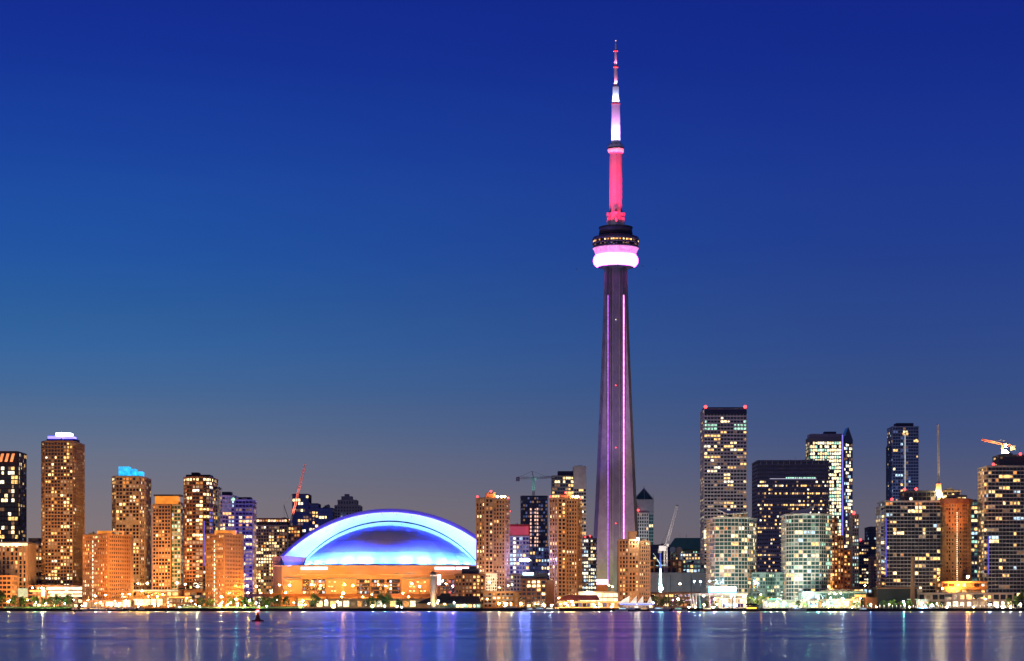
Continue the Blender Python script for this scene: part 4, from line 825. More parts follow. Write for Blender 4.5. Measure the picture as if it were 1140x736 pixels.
b = Bld('apartment_block', 'stepped brown brick block with dark glass corners, standing just behind the boathouse', 523, 1570)
b.vol([(507,1574),(514,1572),(526,1572),(539,1574)], 639.5, 18, fh=2.7, bay=3.2, wall='redbrick', glass='glass', lit=.4, pal='brown', pier=.8, sp=.9, os=.7)
b.box('penthouse','navy',514,533,633,639.2,1578,12); b.box('penthouse','navy',522,530,630.5,633,1580,8); b.done()
b = Bld('mural_building', 'building with a black and white patterned wall between the two brown brick blocks', 546, 1640)
b.vol([(538.5,1640),(553,1640)], 639, 16, fh=2.2, bay=1.8, wall='white', glass='skin_black', pier=.5, sp=.7, fn=lambda i,u,f,nf,j,nb: R.choice((None,None,'blank','w_dimgreen'))); b.done()
b = Bld('terrace_block', 'long low orange brick terrace with balconies along the harbour below the tan tower', 558, 1560)
b.vol([(538,1560),(592,1560)], 659, 16, fh=2.9, bay=3.6, wall='orangebrick', glass='glass', lit=.25, pal='brown', pier=1.1, sp=1.1, balc=dict(e=[0], u=[(.02,.2),(.4,.6),(.75,.95)], mat='redbrick')); b.done()
b = Bld('apartment_block', 'brown brick block with a blue roof storey and a white lit sign', 596, 1555)
b.vol([(580.5,1555),(608,1555)], 645, 18, fh=2.9, bay=3.7, wall='brownbrick', glass='glass_blue', lit=.4, pal='warm', pier=.9, sp=.9)
b.box('roof_storey','navy',581,609,638,644.6,1558,14); b.box('lit_sign', emit('sign_cyan',(.7,.95,1),3.4,True,.1).name, 582, 594, 637.4, 640.4, 1557, .8); b.box('side_wall','redbrick',608.3,617,645.5,677,1560,14); b.done()
b = Bld('low_block', 'pale low block under the brilliant blue white lamp', 570, 1700)
b.vol([(554,1700),(600,1700)], 640, 20, fh=3, bay=2.8, wall='white', glass='glass_violet', lit=.15, pal='mix', pier=.8, sp=1.2); b.done()
b = Bld('pavilion', 'wide harbour restaurant with a red hipped roof and orange lit lower decks', 650, 1535, 'restaurant')
D=1535; b.vol([(622,D+4),(693,D+4)], 670, 18, fh=3.3, bay=3.2, wall='pinkconc', lit=.5, pal='brown', pier=.35, sp=.9, roof=False, fn=lambda i,u,f,nf,j,nb: R.choice(('w_dimblue','w_amber','w_dim','w_pale',None)) )
gable(b, 619, 668, 668.2, 662.3, D, 24, 13, 'red_roof'); b.box('lit_fascia','strip_orange',620,692,669.8,670.8,D+2.4,.8); b.box('deck_wall','orangebrick',618,690,676.3,680,D-30,20); b.box('lit_fascia','strip_orange',624,690,676,676.6,D-31.2,1)
b.done()
b = Bld('parking_garage', 'brilliantly lit white three level garage at the foot of the needle tower', 668, 1620, 'garage')
b.vol([(645,1620),(689.5,1620)], 659, 20, fh=3.2, bay=5, wall='white', lit=1, pal='white', pier=.4, sp=.9, fn=lambda i,u,f,nf,j,nb: 'strip_white'); b.done()
b = Bld('entrance_building', 'low building with a glowing white sign box over orange panels at the needle tower foot', 669, 1900)
b.vol([(634,1905),(680,1905)], 647, 20, wall='teal', win=False); b.box('lit_sign','sign_white',660,677,645,650.5,1900,1.5); b.box('orange_panel','orangebrick',660,676,651,662,1901,1.5); b.done()
# white sail canopies
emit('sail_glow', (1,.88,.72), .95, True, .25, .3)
b = Bld('sail_pavilion', 'harbour pavilion with four white lit sails over a blue lit canopy', 708, 1525, 'pavilion')
D=1525
for (xa, xb, xt) in ((689,700,701),(702,708.5,709),(710,716,716),(721,726.5,724)):
    y1 = 663.2 if xa < 720 else 664
    vs = [(X(xa,D),D-3,Z(671,D)),(X(xb,D),D-3,Z(671,D)),(X(xt,D),D+1,Z(y1,D)),(X((xa*1.2+xt*.8)/2,D),D-1,Z(667.5,D)),(X(xa,D),D+3,Z(671,D)),(X(xb,D),D+3,Z(671,D)),(X(xt,D),D+1.6,Z(y1,D)),(X((xa*1.2+xt*.8)/2,D),D+2,Z(667.5,D))]
    MB().add(vs, [(0,1,2,3),(7,6,5,4),(0,3,7,4),(3,2,6,7),(1,5,6,2),(0,4,5,1)]).build('sail', MATS['sail_glow'], b.root)
b.box('canopy','white',688,729,671.2,672,D-4,10); b.box('light_line', 'lamp_blue' if False else emit('canopy_blue',(.1,.18,1),4,True,.1).name, 690,728,672,672.9,D-4.3,.3)
b.vol([(694,D+1),(727,D+1)], 673.5, 8, fh=3, bay=3, wall='white', lit=.9, pal='warm', pier=.3, sp=.4, roof=False, parapet=0); b.done()
b = Bld('low_shed', 'low dark brown shed with a row of orange lights before the arena wall', 750, 1640)
b.vol([(724,1640),(776,1640)], 660.5, 14, fh=4, bay=4, wall='brownbrick', lit=.3, pal='brown', pier=.5, sp=1.6); b.done()
b = Bld('ferry_terminal', 'open lakeside pavilion with white columns, crowded with coloured lights, under the glowing billboard', 812, 1540, 'pavilion')
D=1540; b.box('roof','white',774,833,660.4,662.2,D,16); b.vol([(800,D+9),(831,D+9)], 665.5, 6, fh=3.2, bay=2.6, wall='white', glass='glass_violet', lit=.85, pal='mix', pier=.3, sp=.5, roof=False, parapet=0)
for x in (775,790,804,818,831): MB().tube((X(x,D),D+1,GZ),(X(x,D),D+1,Z(662,D)),.45,.35,8).build('column', MATS['steel_white'], b.root)
b.box('lit_fascia','strip_pale',776,831,662.3,663.2,D-.4,.3); b.done()
b = Bld('billboard', 'glowing white and cyan billboard above the lakeside pavilion', 805, 1546, 'billboard')
D=1546; emit('board_white',(.9,1,1),6,True,.15,.2); emit('board_cyan',(.1,.55,1),4,True,.1); b.box('panel','board_white',790.5,819.5,653.2,658.6,D,.8); b.box('edge_light','board_cyan',788.6,790.4,652.6,659.4,D,.8); b.box('edge_light','board_cyan',789,819.5,658.8,660,D-.1,.6)
for x in (794,815): b.box('post','pole_dark',x,x+.8,660,678,D+1,.8)
b.done()
# leaning white poles
for i,(x,xt,lb) in enumerate(((770.8,767.6,'leftmost leaning white pole before the long arena wall'),(773.4,770.8,'second leaning white pole from the left before the long arena wall'),(779.7,778.2,'teal lit leaning white pole left of the lakeside pavilion'),(790.4,789.4,'leaning white pole under the left end of the glowing billboard'))):
    D=1528; o = tag(MB().tube((X(x,D),D,GZ),(X(xt,D),D,Z(661,D)),.75,.35,10).build('pole', MATS['steel_white'] if i != 2 else solid('teal_paint',(.1,.5,.55),.4)), lb, 'pole', 'leaning white poles by the water')
b = Bld('restaurant', 'white canopied waterside restaurant with green lit roof edge, below the low teal curved block', 870, 1530, 'restaurant')
D=1530; b.vol([(852,D+3),(893,D+3)], 669.6, 12, fh=3.6, bay=2.8, wall='white', glass='glass_teal', lit=.9, pal='green', pier=.3, sp=.6, fn=lambda i,u,f,nf,j,nb: R.choice(('w_pale','w_white','w_green','w_white'))); b.box('canopy','white',850,894,667.6,669.4,D,8); b.box('light_line', emit('edge_green',(.05,1,.3),3.5,True,.1).name, 856,869,666.3,667.4,D+1,.6); b.done()
b = Bld('convention_hall', 'long teal glass lakeside hall with a dark slanted roof slab', 930, 1560, 'hall')
D=1560; b.vol([(894,D),(964,D)], 659, 24, fh=6, bay=4.6, wall='teal', glass='glass_teal', lit=.12, pal='green', pier=.3, sp=.8)
MB().add([(X(906,D),D-3,Z(658.6,D)),(X(926,D),D-3,Z(656.4,D)),(X(946,D),D-3,Z(656.2,D)),(X(946,D),D+22,Z(656.2,D)),(X(926,D),D+22,Z(656.4,D)),(X(906,D),D+22,Z(658.6,D)),(X(906,D),D-3,Z(659.4,D)),(X(926,D),D-3,Z(657.6,D)),(X(946,D),D-3,Z(657.4,D)),(X(946,D),D+22,Z(657.4,D)),(X(926,D),D+22,Z(657.6,D)),(X(906,D),D+22,Z(659.4,D))],[(0,1,4,5),(1,2,3,4),(6,11,10,7),(7,10,9,8),(0,6,7,1),(1,7,8,2),(2,8,9,3)]).build('roof_slab', MATS['darkgrey'], b.root)
b.vol([(894,D-8),(958,D-8)], 667.5, 7, fh=4.5, bay=3.2, wall='white', lit=.9, pal='white', pier=.35, sp=.5, fn=lambda i,u,f,nf,j,nb: R.choice(('w_white','w_pale','w_warm','w_green','w_amber')))
b.box('orange_wall','strip_orange',952,964,662,665,D-.8,.6); b.done()
for (x,c,lb) in ((896,'green_tent','small green tent among the lights before the teal glass hall'),(904,'blue_tent','left blue tent before the teal glass hall'),(908.5,'blue_tent','right blue tent before the teal glass hall')):
    solid('green_tent',(.15,.5,.1),.7); solid('blue_tent',(.05,.2,.6),.7); D=1506; o = thing('tent', lb, 'tent', (X(x,D),D,GZ)); a,e = X(x-2,D),X(x+2,D)
    MB().add([(a,D,GZ+2.2),(e,D,GZ+2.2),(e,D+3,GZ+2.2),(a,D+3,GZ+2.2),((a+e)/2,D+1.5,GZ+4)],[(0,1,4),(1,2,4),(2,3,4),(3,0,4),(3,2,1,0)]).build('canopy', MATS[c], o)
    for p in ((a+.1,D+.1),(e-.1,D+.1),(a+.1,D+2.9),(e-.1,D+2.9)): MB().tube((p[0],p[1],GZ),(p[0],p[1],GZ+2.3),.06,n=6).build('pole', MATS['steel_white'], o)
b = Bld('warehouse', 'windowless black warehouse in front of the broad balcony block', 999, 1548)
b.vol([(977,1548),(1021,1548)], 654.5, 24, wall='skin_black', win=False); b.box('cornice','redbrick',976.8,1021.5,654.2,655.3,1547,1); b.box('light_line','strip_pale',1010,1022,666.8,667.8,1545.6,.6); b.done()
b = Bld('warehouse', 'low brown annexe left of the black warehouse', 970, 1552)
b.vol([(963.5,1552),(976.5,1552)], 666, 20, wall='brownbrick', win=False); b.done()
D=1535; o = tag(MB().tube((X(1016.8,D),D+3,GZ),(X(1016.8,D),D+3,Z(619,D)),1.55,1.15,14).build('chimney', MATS['brownbrick']), 'tall dark brick chimney rising beside the black warehouse', 'chimney')
b = Bld('terminal_building', 'long pinkish concrete terminal with large grid windows at the right waterfront', 1075, 1552)
b.vol([(1022,1552),(1128,1552)], 660.5, 26, fh=5.0, bay=5.6, wall='pinkconc', glass='glass', lit=.45, pal='warm', pier=1.0, sp=1.3, op=.7, os=.5)
b.box('louvre','darkgrey',1052,1060,661.6,664.8,1550.6,.6); b.box('louvre','darkgrey',1086.5,1095,661.6,664.8,1550.6,.6); b.done()
b = Bld('low_shed', 'glowing kiosk with white and blue light right of the black warehouse', 1027, 1515, 'kiosk')
D=1515; b.vol([(1022,D),(1032,D)], 668, 6, fh=3, bay=2.6, wall='white', lit=.9, pal='warm', pier=.3, sp=.5); b.box('light_line','board_cyan',1023,1031,676.6,678.4,D-1,.6); b.done()

# ------------------------------------------------------------ promenade railings
def railing(x0, x1, label):
    D = SHORE+2; r = thing('railing', label, 'railing', (X((x0+x1)/2,D), D, GZ)); n = int((x1-x0)/3)
    for k in range(n+1):
        x = X(x0+(x1-x0)*k/n, D); MB().box((x, D, GZ+.6), (.14,.14,1.2)).build('post', MATS['pole_dark'], r)
    a, c = X(x0,D), X(x1,D); MB().box(((a+c)/2, D, GZ+1.2), (c-a,.1,.1)).box(((a+c)/2, D, GZ+.7), (c-a,.06,.06)).build('rail', MATS['steel_grey'], r)
railing(842, 960, 'dark promenade railing in front of the teal glass hall'); railing(962, 1138, 'dark promenade railing in front of the pinkish terminal at the right'); railing(740, 830, 'dark promenade railing before the lakeside pavilion')

for k in range(58):
    x = 868+k*4.65; D = SHORE+7; px = X(x, D)
    o = thing('bollard_light', 'slim white lit post, one of the long row along the right hand promenade', 'bollard light', (px, D, GZ), 'lit posts along the promenade')
    MB().box((px, D, GZ+.5), (.22,.22,1.0)).build('post', MATS['steel_white'], o); MB().box((px, D, GZ+1.6), (.3,.3,1.2)).build('lamp_head', emit('post_glow',(.95,.9,.75),1.6,False,.5,.3), o)
# ------------------------------------------------------------ trees
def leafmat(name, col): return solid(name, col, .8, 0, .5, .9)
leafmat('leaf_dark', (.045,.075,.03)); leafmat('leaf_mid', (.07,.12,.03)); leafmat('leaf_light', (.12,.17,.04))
PROT = {}
def tree_mesh(kind):
    if kind in PROT: return PROT[kind]
    rr = random.Random(hash(kind[0])*0+len(PROT)*13+5); m = MB(); shape = kind[0]
    lobes = []
    for k in range(13):
        t = rr.random()
        if shape == 'cone': h = .18+.78*t; rad = .30*(1.05-t)
        else: h = .34+.5*t; rad = .30*math.sin(math.pi*(.18+.72*t))
        a = rr.uniform(0, 6.28); lobes.append((math.cos(a)*rad, math.sin(a)*rad, h, rr.uniform(.11,.19)*(1 if shape == 'round' else .75*(1.3-t))))
    for k in range(1500):
        lx, ly, lz, lr = rr.choice(lobes); v = Vector((rr.gauss(0,1), rr.gauss(0,1), rr.gauss(0,1))).normalized()*lr*rr.uniform(.55,1.12)
        c = Vector((lx,ly,lz))+v; n = (v.normalized()+Vector((rr.uniform(-.6,.6),rr.uniform(-.6,.6),rr.uniform(-.6,.6)))).normalized(); u = n.orthogonal().normalized(); w = n.cross(u); s_ = rr.uniform(.016,.034)
        m.add([c+u*s_, c+w*s_, c-u*s_, c-w*s_], [(0,1,2,3)])
    cm = bpy.data.meshes.new('crown'); cm.from_pydata(m.v, [], m.f); cm.materials.append(MATS[kind[1]])
    m = MB(); m.tube((0,0,0),(.01,0,.42),.03,.018); 
    for k in range(6): a = k*1.05; m.tube((.0,0,.26+.03*k),(.17*math.cos(a),.17*math.sin(a),.5+.03*k),.012,.005,5)
    tm = bpy.data.meshes.new('trunk'); tm.from_pydata(m.v, [], m.f); tm.materials.append(MATS['bark'])
    PROT[kind] = (cm, tm); return PROT[kind]
def tree(x, ytop, wpx, D, label, kind=('round','leaf_dark'), group='trees along the waterfront', base=None):
    r = thing('tree' if kind[0] == 'round' else 'conical_tree', label, 'tree', (X(x,D), D, GZ if base is None else base), group); h = Z(ytop,D)-GZ; w = wpx*D/F/.75
    cm, tm = tree_mesh(kind)
    for nm, me in (('crown', cm), ('trunk', tm)):
        o = bpy.data.objects.new(nm, me); COL.objects.link(o); o.parent = r; o.scale = (w, w, h); o.rotation_euler = (0,0,R.uniform(0,6.28))
DK, MD, LT = ('round','leaf_dark'), ('round','leaf_mid'), ('round','leaf_light')
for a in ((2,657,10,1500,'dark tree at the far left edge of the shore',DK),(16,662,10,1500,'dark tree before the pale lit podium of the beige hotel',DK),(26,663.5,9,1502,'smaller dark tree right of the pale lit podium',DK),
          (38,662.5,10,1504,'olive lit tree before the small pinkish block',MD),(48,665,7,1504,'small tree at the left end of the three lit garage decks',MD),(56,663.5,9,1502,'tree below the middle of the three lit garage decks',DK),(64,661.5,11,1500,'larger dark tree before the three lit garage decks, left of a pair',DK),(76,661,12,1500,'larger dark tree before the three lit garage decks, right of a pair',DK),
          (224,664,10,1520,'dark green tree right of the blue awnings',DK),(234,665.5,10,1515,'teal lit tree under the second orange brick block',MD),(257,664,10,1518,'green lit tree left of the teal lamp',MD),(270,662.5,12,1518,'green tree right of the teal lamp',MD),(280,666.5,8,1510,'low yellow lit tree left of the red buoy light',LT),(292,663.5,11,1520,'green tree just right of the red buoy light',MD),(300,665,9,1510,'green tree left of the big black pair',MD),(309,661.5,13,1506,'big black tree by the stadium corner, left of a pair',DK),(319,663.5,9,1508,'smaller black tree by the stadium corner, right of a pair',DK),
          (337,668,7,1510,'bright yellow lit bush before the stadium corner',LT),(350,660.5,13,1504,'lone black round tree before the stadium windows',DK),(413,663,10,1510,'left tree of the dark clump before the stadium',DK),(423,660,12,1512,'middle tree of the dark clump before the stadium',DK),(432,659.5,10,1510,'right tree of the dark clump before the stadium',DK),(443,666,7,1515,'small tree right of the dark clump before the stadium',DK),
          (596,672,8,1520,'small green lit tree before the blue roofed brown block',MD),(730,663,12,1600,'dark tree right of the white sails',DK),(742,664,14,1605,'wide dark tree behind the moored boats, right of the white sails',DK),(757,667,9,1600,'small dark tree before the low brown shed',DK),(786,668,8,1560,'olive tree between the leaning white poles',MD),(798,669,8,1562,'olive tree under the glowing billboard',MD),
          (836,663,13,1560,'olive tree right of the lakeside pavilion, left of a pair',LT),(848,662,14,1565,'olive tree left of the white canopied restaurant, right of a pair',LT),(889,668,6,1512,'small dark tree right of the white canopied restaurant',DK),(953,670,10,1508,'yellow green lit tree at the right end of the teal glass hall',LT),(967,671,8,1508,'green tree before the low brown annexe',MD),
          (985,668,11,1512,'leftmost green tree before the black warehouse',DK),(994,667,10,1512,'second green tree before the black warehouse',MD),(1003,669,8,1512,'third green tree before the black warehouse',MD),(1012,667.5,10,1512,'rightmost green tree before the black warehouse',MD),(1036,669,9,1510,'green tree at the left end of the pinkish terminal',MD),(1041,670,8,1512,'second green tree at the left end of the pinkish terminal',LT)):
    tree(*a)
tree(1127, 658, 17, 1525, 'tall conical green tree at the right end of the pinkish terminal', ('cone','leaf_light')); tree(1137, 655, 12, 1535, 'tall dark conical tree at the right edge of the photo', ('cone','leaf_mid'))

# ------------------------------------------------------------ lamps: every bright dot by the water is a post or wall lamp with its own light
LC = dict(o=((1,.38,.05),'lamp_orange','orange'), w=((1,.76,.45),'lamp_white','white'), t=((.2,1,.75),'lamp_teal','teal'), g=((.25,1,.35),'lamp_green','green'), y=((1,.85,.15),'lamp_yellow','yellow'), b=((.2,.4,1),'lamp_blue','blue'), p=((1,.3,.8),'lamp_pink','pink'), c=((.55,.85,1),'lamp_cool','cool white'))
emit('lamp_green',(.3,1,.4),600, True, var=0); emit('lamp_yellow',(1,.75,.15),600, True, var=0); emit('lamp_pink',(1,.3,.7),600, True, var=0); emit('lamp_cool',(.6,.85,1),600, True, var=0)
ZONES = [(0,31,'before the beige hotel at the far left'),(31,92,'before the three bright garage decks'),(92,146,'at the foot of the first orange brick block'),(146,200,'along the orange lit parking garage'),(200,229,'under the rounded brown tower'),(229,275,'at the foot of the second orange brick block'),(275,303,'left of the stadium corner'),(303,397,'along the left half of the stadium base'),(397,463,'before the stadium windows'),(463,540,'around the boathouse'),(540,580,'along the orange brick terrace'),(580,620,'by the blue roofed brown block'),(620,690,'around the red roofed restaurant'),(690,730,'by the white sails'),(730,772,'before the long arena wall'),(772,835,'around the lakeside pavilion'),(835,895,'by the white canopied restaurant'),(895,965,'before the teal glass hall'),(965,1022,'before the black warehouse'),(1022,1075,'before the left half of the pinkish terminal'),(1075,1145,'before the right half of the pinkish terminal')]
ORD = ['first','second','third','fourth','fifth','sixth','seventh','eighth','ninth','tenth','eleventh','twelfth','thirteenth','fourteenth','fifteenth','sixteenth','seventeenth','eighteenth','nineteenth','twentieth','last but one','last']
LAMPS = [ # x, y, distance, colour, power, head size
 (9,670,1494,'y',.8,.7),(11,668,1520,'w',1,.6),(31,668,1500,'y',.6,.6),(36,654.5,1590,'o',1,.7),(47,655,1585,'w',2.5,1.1),(40,671,1492,'g',.9,.5),(51,672,1494,'w',1,.6),(72,672,1494,'g',.8,.5),(74,657,1585,'w',1.6,.8),(58,662,1592,'o',1,.6),(82,668,1492,'o',.8,.5),
 (106,663.5,1520,'w',1.8,.8),(117.5,662.5,1518,'o',2.4,.9),(112,671,1500,'w',1.4,.9),(122,672,1500,'w',2,1.3),(128,669,1505,'p',.8,.5),(136.5,661.5,1518,'o',2,.7),(144.5,661.5,1520,'o',2,.7),(98,668,1510,'o',1.2,.6),(133,672,1500,'o',1.4,.7),(140,669,1505,'w',1.4,.8),
 (153.5,649.5,1600,'o',1.6,.7),(164,649.5,1600,'o',2,.9),(158,658,1580,'o',2,.8),(181,661.5,1575,'o',1.2,.6),(165,664,1570,'o',1,.5),(175,664,1570,'w',1,.5),(157,673,1510,'o',1,.6),(172,674,1510,'w',1,.7),(197,649,1600,'w',1.6,.9),(187,671,1505,'w',1.2,.6),
 (206.5,650.5,1600,'o',1.8,.9),(220,653,1600,'w',2.2,1.2),(208,666,1520,'o',1.4,.7),(213,669,1510,'w',1.2,.6),(222,675,1488,'w',.6,.4),
 (246.5,664.5,1520,'w',2,.9),(247,671,1500,'o',1.4,.7),(263,667.2,1505,'t',2.6,1.0),(277.5,669,1498,'y',1.8,.9),(276,660,1560,'o',2,1.0),(275.5,652,1580,'o',1.4,.6),
 (285.5,652.5,1570,'o',2,.9),(290,660,1560,'o',1.4,.6),(302,659.5,1560,'o',1.6,.8),(285,671,1492,'c',.6,.5),(297,675,1488,'g',.7,.4),
 (311,651.5,1790,'o',3.4,1.0),(322.5,651.5,1790,'o',3.2,1.0),(318,660,1780,'o',3,1.0),(346.5,651,1790,'o',2.6,.9),(357,652,1790,'o',2.6,.9),(383.5,651,1790,'o',3.2,.9),(393,652,1790,'o',3,.9),(382,660.5,1780,'o',3.6,1.5),(337,669,1496,'y',1.5,1.0),(327,671,1492,'c',.7,.5),(363,669,1530,'w',1.4,.9),(371,675,1484,'w',2.4,1.3),(376,670,1530,'w',1,.7),(380.5,664.5,1740,'o',1.2,.8),(308,668,1560,'o',1,.5),
 (404,664.5,1740,'o',1.2,.8),(414,662,1740,'o',1,.7),(414.5,675,1484,'g',2.2,1.1),(428.2,674.8,1484,'g',1.2,.8),(428,674.8,1520,'w',1,.7),(421,651,1790,'o',1.6,.8),(429.5,652.5,1790,'o',1.6,.8),(448.5,660.5,1780,'o',2,.8),(455,664.5,1740,'o',1.2,.8),(442,675,1490,'w',1.2,.9),(447,676,1488,'c',.8,.6),(458.5,650,1790,'o',3,.9),
 (467,653,1790,'o',2.4,.9),(477.5,672,1500,'c',.8,.5),(488,669,1500,'c',1.2,.6),(496.5,650,1640,'o',1.2,.7),(504,652.5,1640,'p',1.6,.8),(505.5,671,1495,'c',.8,.5),(493,646.5,1650,'c',1,.6),(455.3,664.7,1500,'o',.8,.5),
 (545,648,1630,'w',2,.9),(555.5,672,1496,'o',1.8,1.0),(556,654,1555,'w',1,.5),(566,652,1600,'y',1,.5),(542.5,667,1540,'o',1,.5),
 (580,672,1496,'o',2,1.0),(611,639,1560,'c',1,.5),(606.5,674,1500,'w',1.6,.9),(614,674,1500,'w',2,1.1),(570,651,1600,'w',1.2,.7),
 (629.3,672,1500,'o',2.2,1.0),(636.5,669.5,1500,'w',1.8,.9),(638,673.5,1498,'o',1.6,.8),(678,651.5,1880,'o',1.6,.8),(682,653,1880,'o',1.6,.8),(622,666,1530,'w',1,.6),(681,675.5,1490,'w',1,.6),(656,663,1618,'w',1,.8),
 (724,675,1486,'o',.8,.5),(727.5,671,1500,'b',1,.5),(757,650,1600,'o',1.8,1.0),(755,667,1500,'o',2.2,1.1),(749,668,1590,'p',.5,.4),
 (772.8,647.5,1600,'c',1.6,.7),(779.8,647.5,1600,'c',1.6,.7),(790,647,1600,'c',1.4,.7),(783.5,663.5,1545,'w',1.4,.8),(784,673.5,1500,'y',1.6,.8),(767,676,1490,'w',1.6,.8),(774,676,1492,'w',1.2,.8),(794,676,1492,'w',1.4,.9),(798,673,1500,'g',1,.6),(814,664,1540,'w',1.4,.7),(828.5,664,1530,'w',2.2,1.0),(809,672,1500,'b',1.4,.7),(820,674,1500,'b',1,.5),(795.5,667,1530,'p',1,.7),
 (847,662,1540,'o',.8,.6),(852.5,671,1500,'g',1,.5),(858,673,1498,'w',1.6,1.0),(873,671,1498,'w',2,1.3),(885,677,1486,'w',1,.6),(865,670,1500,'w',1.2,.7),
 (899.3,666,1500,'g',2,1.0),(911,666,1500,'t',2,.8),(924.5,666,1500,'t',1.8,.8),(938,666.5,1500,'c',2.2,1.1),(928.5,660.5,1550,'w',.8,.5),(935.8,660.5,1550,'w',1,.7),(917,673,1494,'w',1.4,.7),(931,675,1494,'y',1.6,.9),(948.5,678,1490,'y',1.6,.8),(941,672,1496,'w',1.4,.8),(906,675,1494,'o',.8,.5),(922,676,1494,'y',1.2,.6),(957.5,666,1545,'o',1.6,.7),(963,652,1700,'o',1.2,.8),
 (969.5,673,1496,'c',1.6,.9),(976,681,1482,'o',.5,.4),(990,673,1500,'y',.8,.5),(1005.8,670,1496,'t',2.2,.9),(1007,673,1494,'w',1.2,.6),(1012.5,678.5,1490,'y',1.4,.8),(1025.5,672,1500,'c',1.6,.8),
 (1027,678.5,1484,'b',2,1.0),(1037.5,674,1494,'w',2.2,1.1),(1054,676,1492,'w',1.8,1.0),(1077.5,642,1590,'o',5,1.6),(1049.5,655,1580,'w',1.4,.8),(1043,672,1500,'o',.8,.5),
 (1097,667,1530,'o',1.4,.8),(1102,673,1494,'c',2.6,1.2),(1116.5,677,1490,'w',2,1.2),(1125,676.5,1490,'w',2,1.1),(1136,673,1494,'w',2.2,1.2),(1084,676,1492,'y',1,.6),(1110,676,1492,'c',1,.6)]
LP = 2600.0
for k in range(46):  # extra lamps at random spots, added to fill the shoreline glow
    x = R.uniform(90, 342) if k < 26 else R.uniform(484, 690)
    LAMPS.append((round(x,1), R.uniform(671,676), R.uniform(1487,1512), R.choice('ooow'), .35, .45))
cnt = {}
for lm in sorted(LAMPS):
    zn = next(z[2] for z in ZONES if z[0] <= lm[0] < z[1]); cnt.setdefault((zn, LC[lm[3]][2]), []).append(lm)
for (zn, cn), ls in cnt.items():
    for k, (x, y, D, c, P, rad) in enumerate(ls):
        col, mt, _ = LC[c]; pos = 'only' if len(ls) == 1 else (ORD[k] if len(ls) > 1 else '')
        lb = f'{cn} lamp on a thin pole {zn}' if len(ls) == 1 else f'{ORD[k]} from left of {cn} pole lamps {zn}'
        z = max(Z(y, D), GZ+.8); px = X(x, D); o = thing('street_lamp', lb, 'street lamp', (px, D, GZ), 'street lamps along the waterfront')
        MB().tube((px, D+.4, GZ), (px, D+.4, z), .11, .07, 6).tube((px, D+.4, z), (px, D, z+.1), .06, .06, 5).build('pole', MATS['pole_dark'], o)
        MB().ball((px, D, z), rad*.62, 10, sz=.8).build('lamp_head', MATS[mt], o)
        d = bpy.data.lights.new('lamp_light', 'POINT'); d.energy = P*LP; d.color = col; d.shadow_soft_size = .3
        l = bpy.data.objects.new('lamp_light', d); COL.objects.link(l); l.parent = o; l.location = (0, -rad*.8-.5, z-GZ-.2)
# brilliant blue-white lamp in the middle
D=1640; o = thing('lamp_or_fill_mast', 'mast with a brilliant blue white lamp between the two tan brick towers', 'floodlight', (X(584,D), D, GZ))
MB().tube((X(584,D),D+1,GZ),(X(584,D),D+1,Z(623,D)),.3,.2,8).build('pole', MATS['pole_dark'], o)
for dx in (-2.4,0,2.4): MB().ball((X(584,D)+dx,D,Z(623.5,D)), 1.5, 12, sz=.8).build('lamp_head', emit('lamp_burst',(.3,.4,1),60,True,0), o)
for dx in (-3,3):
    d = bpy.data.lights.new('lamp_light', 'POINT'); d.energy = 18000; d.color = (.25,.3,1); d.shadow_soft_size = .8; l = bpy.data.objects.new('lamp_light', d); COL.objects.link(l); l.parent = o; l.location = (dx, -4, Z(623,D)-GZ)

# ------------------------------------------------------------ added masts whose floodlights fill in the city glow on the facades
def fill_flood(x, y, D, aims, P, col, lb, ang=70):
    o = thing('lamp_or_fill_mast', lb, 'floodlight', (X(x,D), D, GZ)); z = Z(y,D)
    MB().tube((X(x,D),D,GZ),(X(x,D),D,z),.18,.12,6).build('pole', MATS['pole_dark'], o)
    for k,(ax,ay,AD) in enumerate(aims):
        dx = (k-(len(aims)-1)/2)*.9; MB().box((X(x,D)+dx,D,z+.4),(.7,.4,.6)).build('lamp_head', MATS['steel_grey'], o)
        spot(o, (X(x,D)+dx, D+.6, z+.5), (X(ax,AD),AD,Z(ay,AD)), P*WP, col, ang, .9, .4)
WP = 64000.0
OR = (1,.35,.05); AM = (1,.43,.11); WA = (1,.7,.42); GR = (1,1,.8)
fill_flood(112,668,1492,[(106,630,1550),(132,625,1550)],2.3,OR,'added thin mast with two fill lights before the first orange brick block')
fill_flood(142,668,1492,[(134,612,1550)],2.2,OR,'added thin mast with one fill light right of the first orange brick block')
fill_flood(243,668,1492,[(240,630,1550),(259,640,1550)],2.2,OR,'added thin mast with two fill lights before the second orange brick block')
fill_flood(262,668,1690,[(262,600,1780)],5,(.2,.16,1),'added mast with a fill light behind the second orange brick block')
fill_flood(279,668,1500,[(260,612,1550)],.9,(.28,.2,1),'added thin mast with a blue fill light right of the second orange brick block', 50)
fill_flood(68,666,1486,[(60,590,1640),(72,545,1640)],6,AM,'added thin mast with two fill lights before the three lit garage decks',34)
fill_flood(20,668,1540,[(14,635,1600),(38,630,1650)],2.0,AM,'added thin mast with two fill lights before the beige hotel')
fill_flood(180,668,1632,[(188,630,1690),(146,600,1700),(222,600,1650)],5.5,AM,'added thin mast with three fill lights before the orange lit parking garage')
fill_flood(330,672,1700,[(307,656,1800),(322,657,1800),(345,659,1800)],2.4,OR,'added thin mast with three fill lights before the stadium corner',38)
fill_flood(382,672,1700,[(368,659,1800),(392,659,1800)],2.6,OR,'added thin mast with two fill lights before the middle of the stadium base',38)
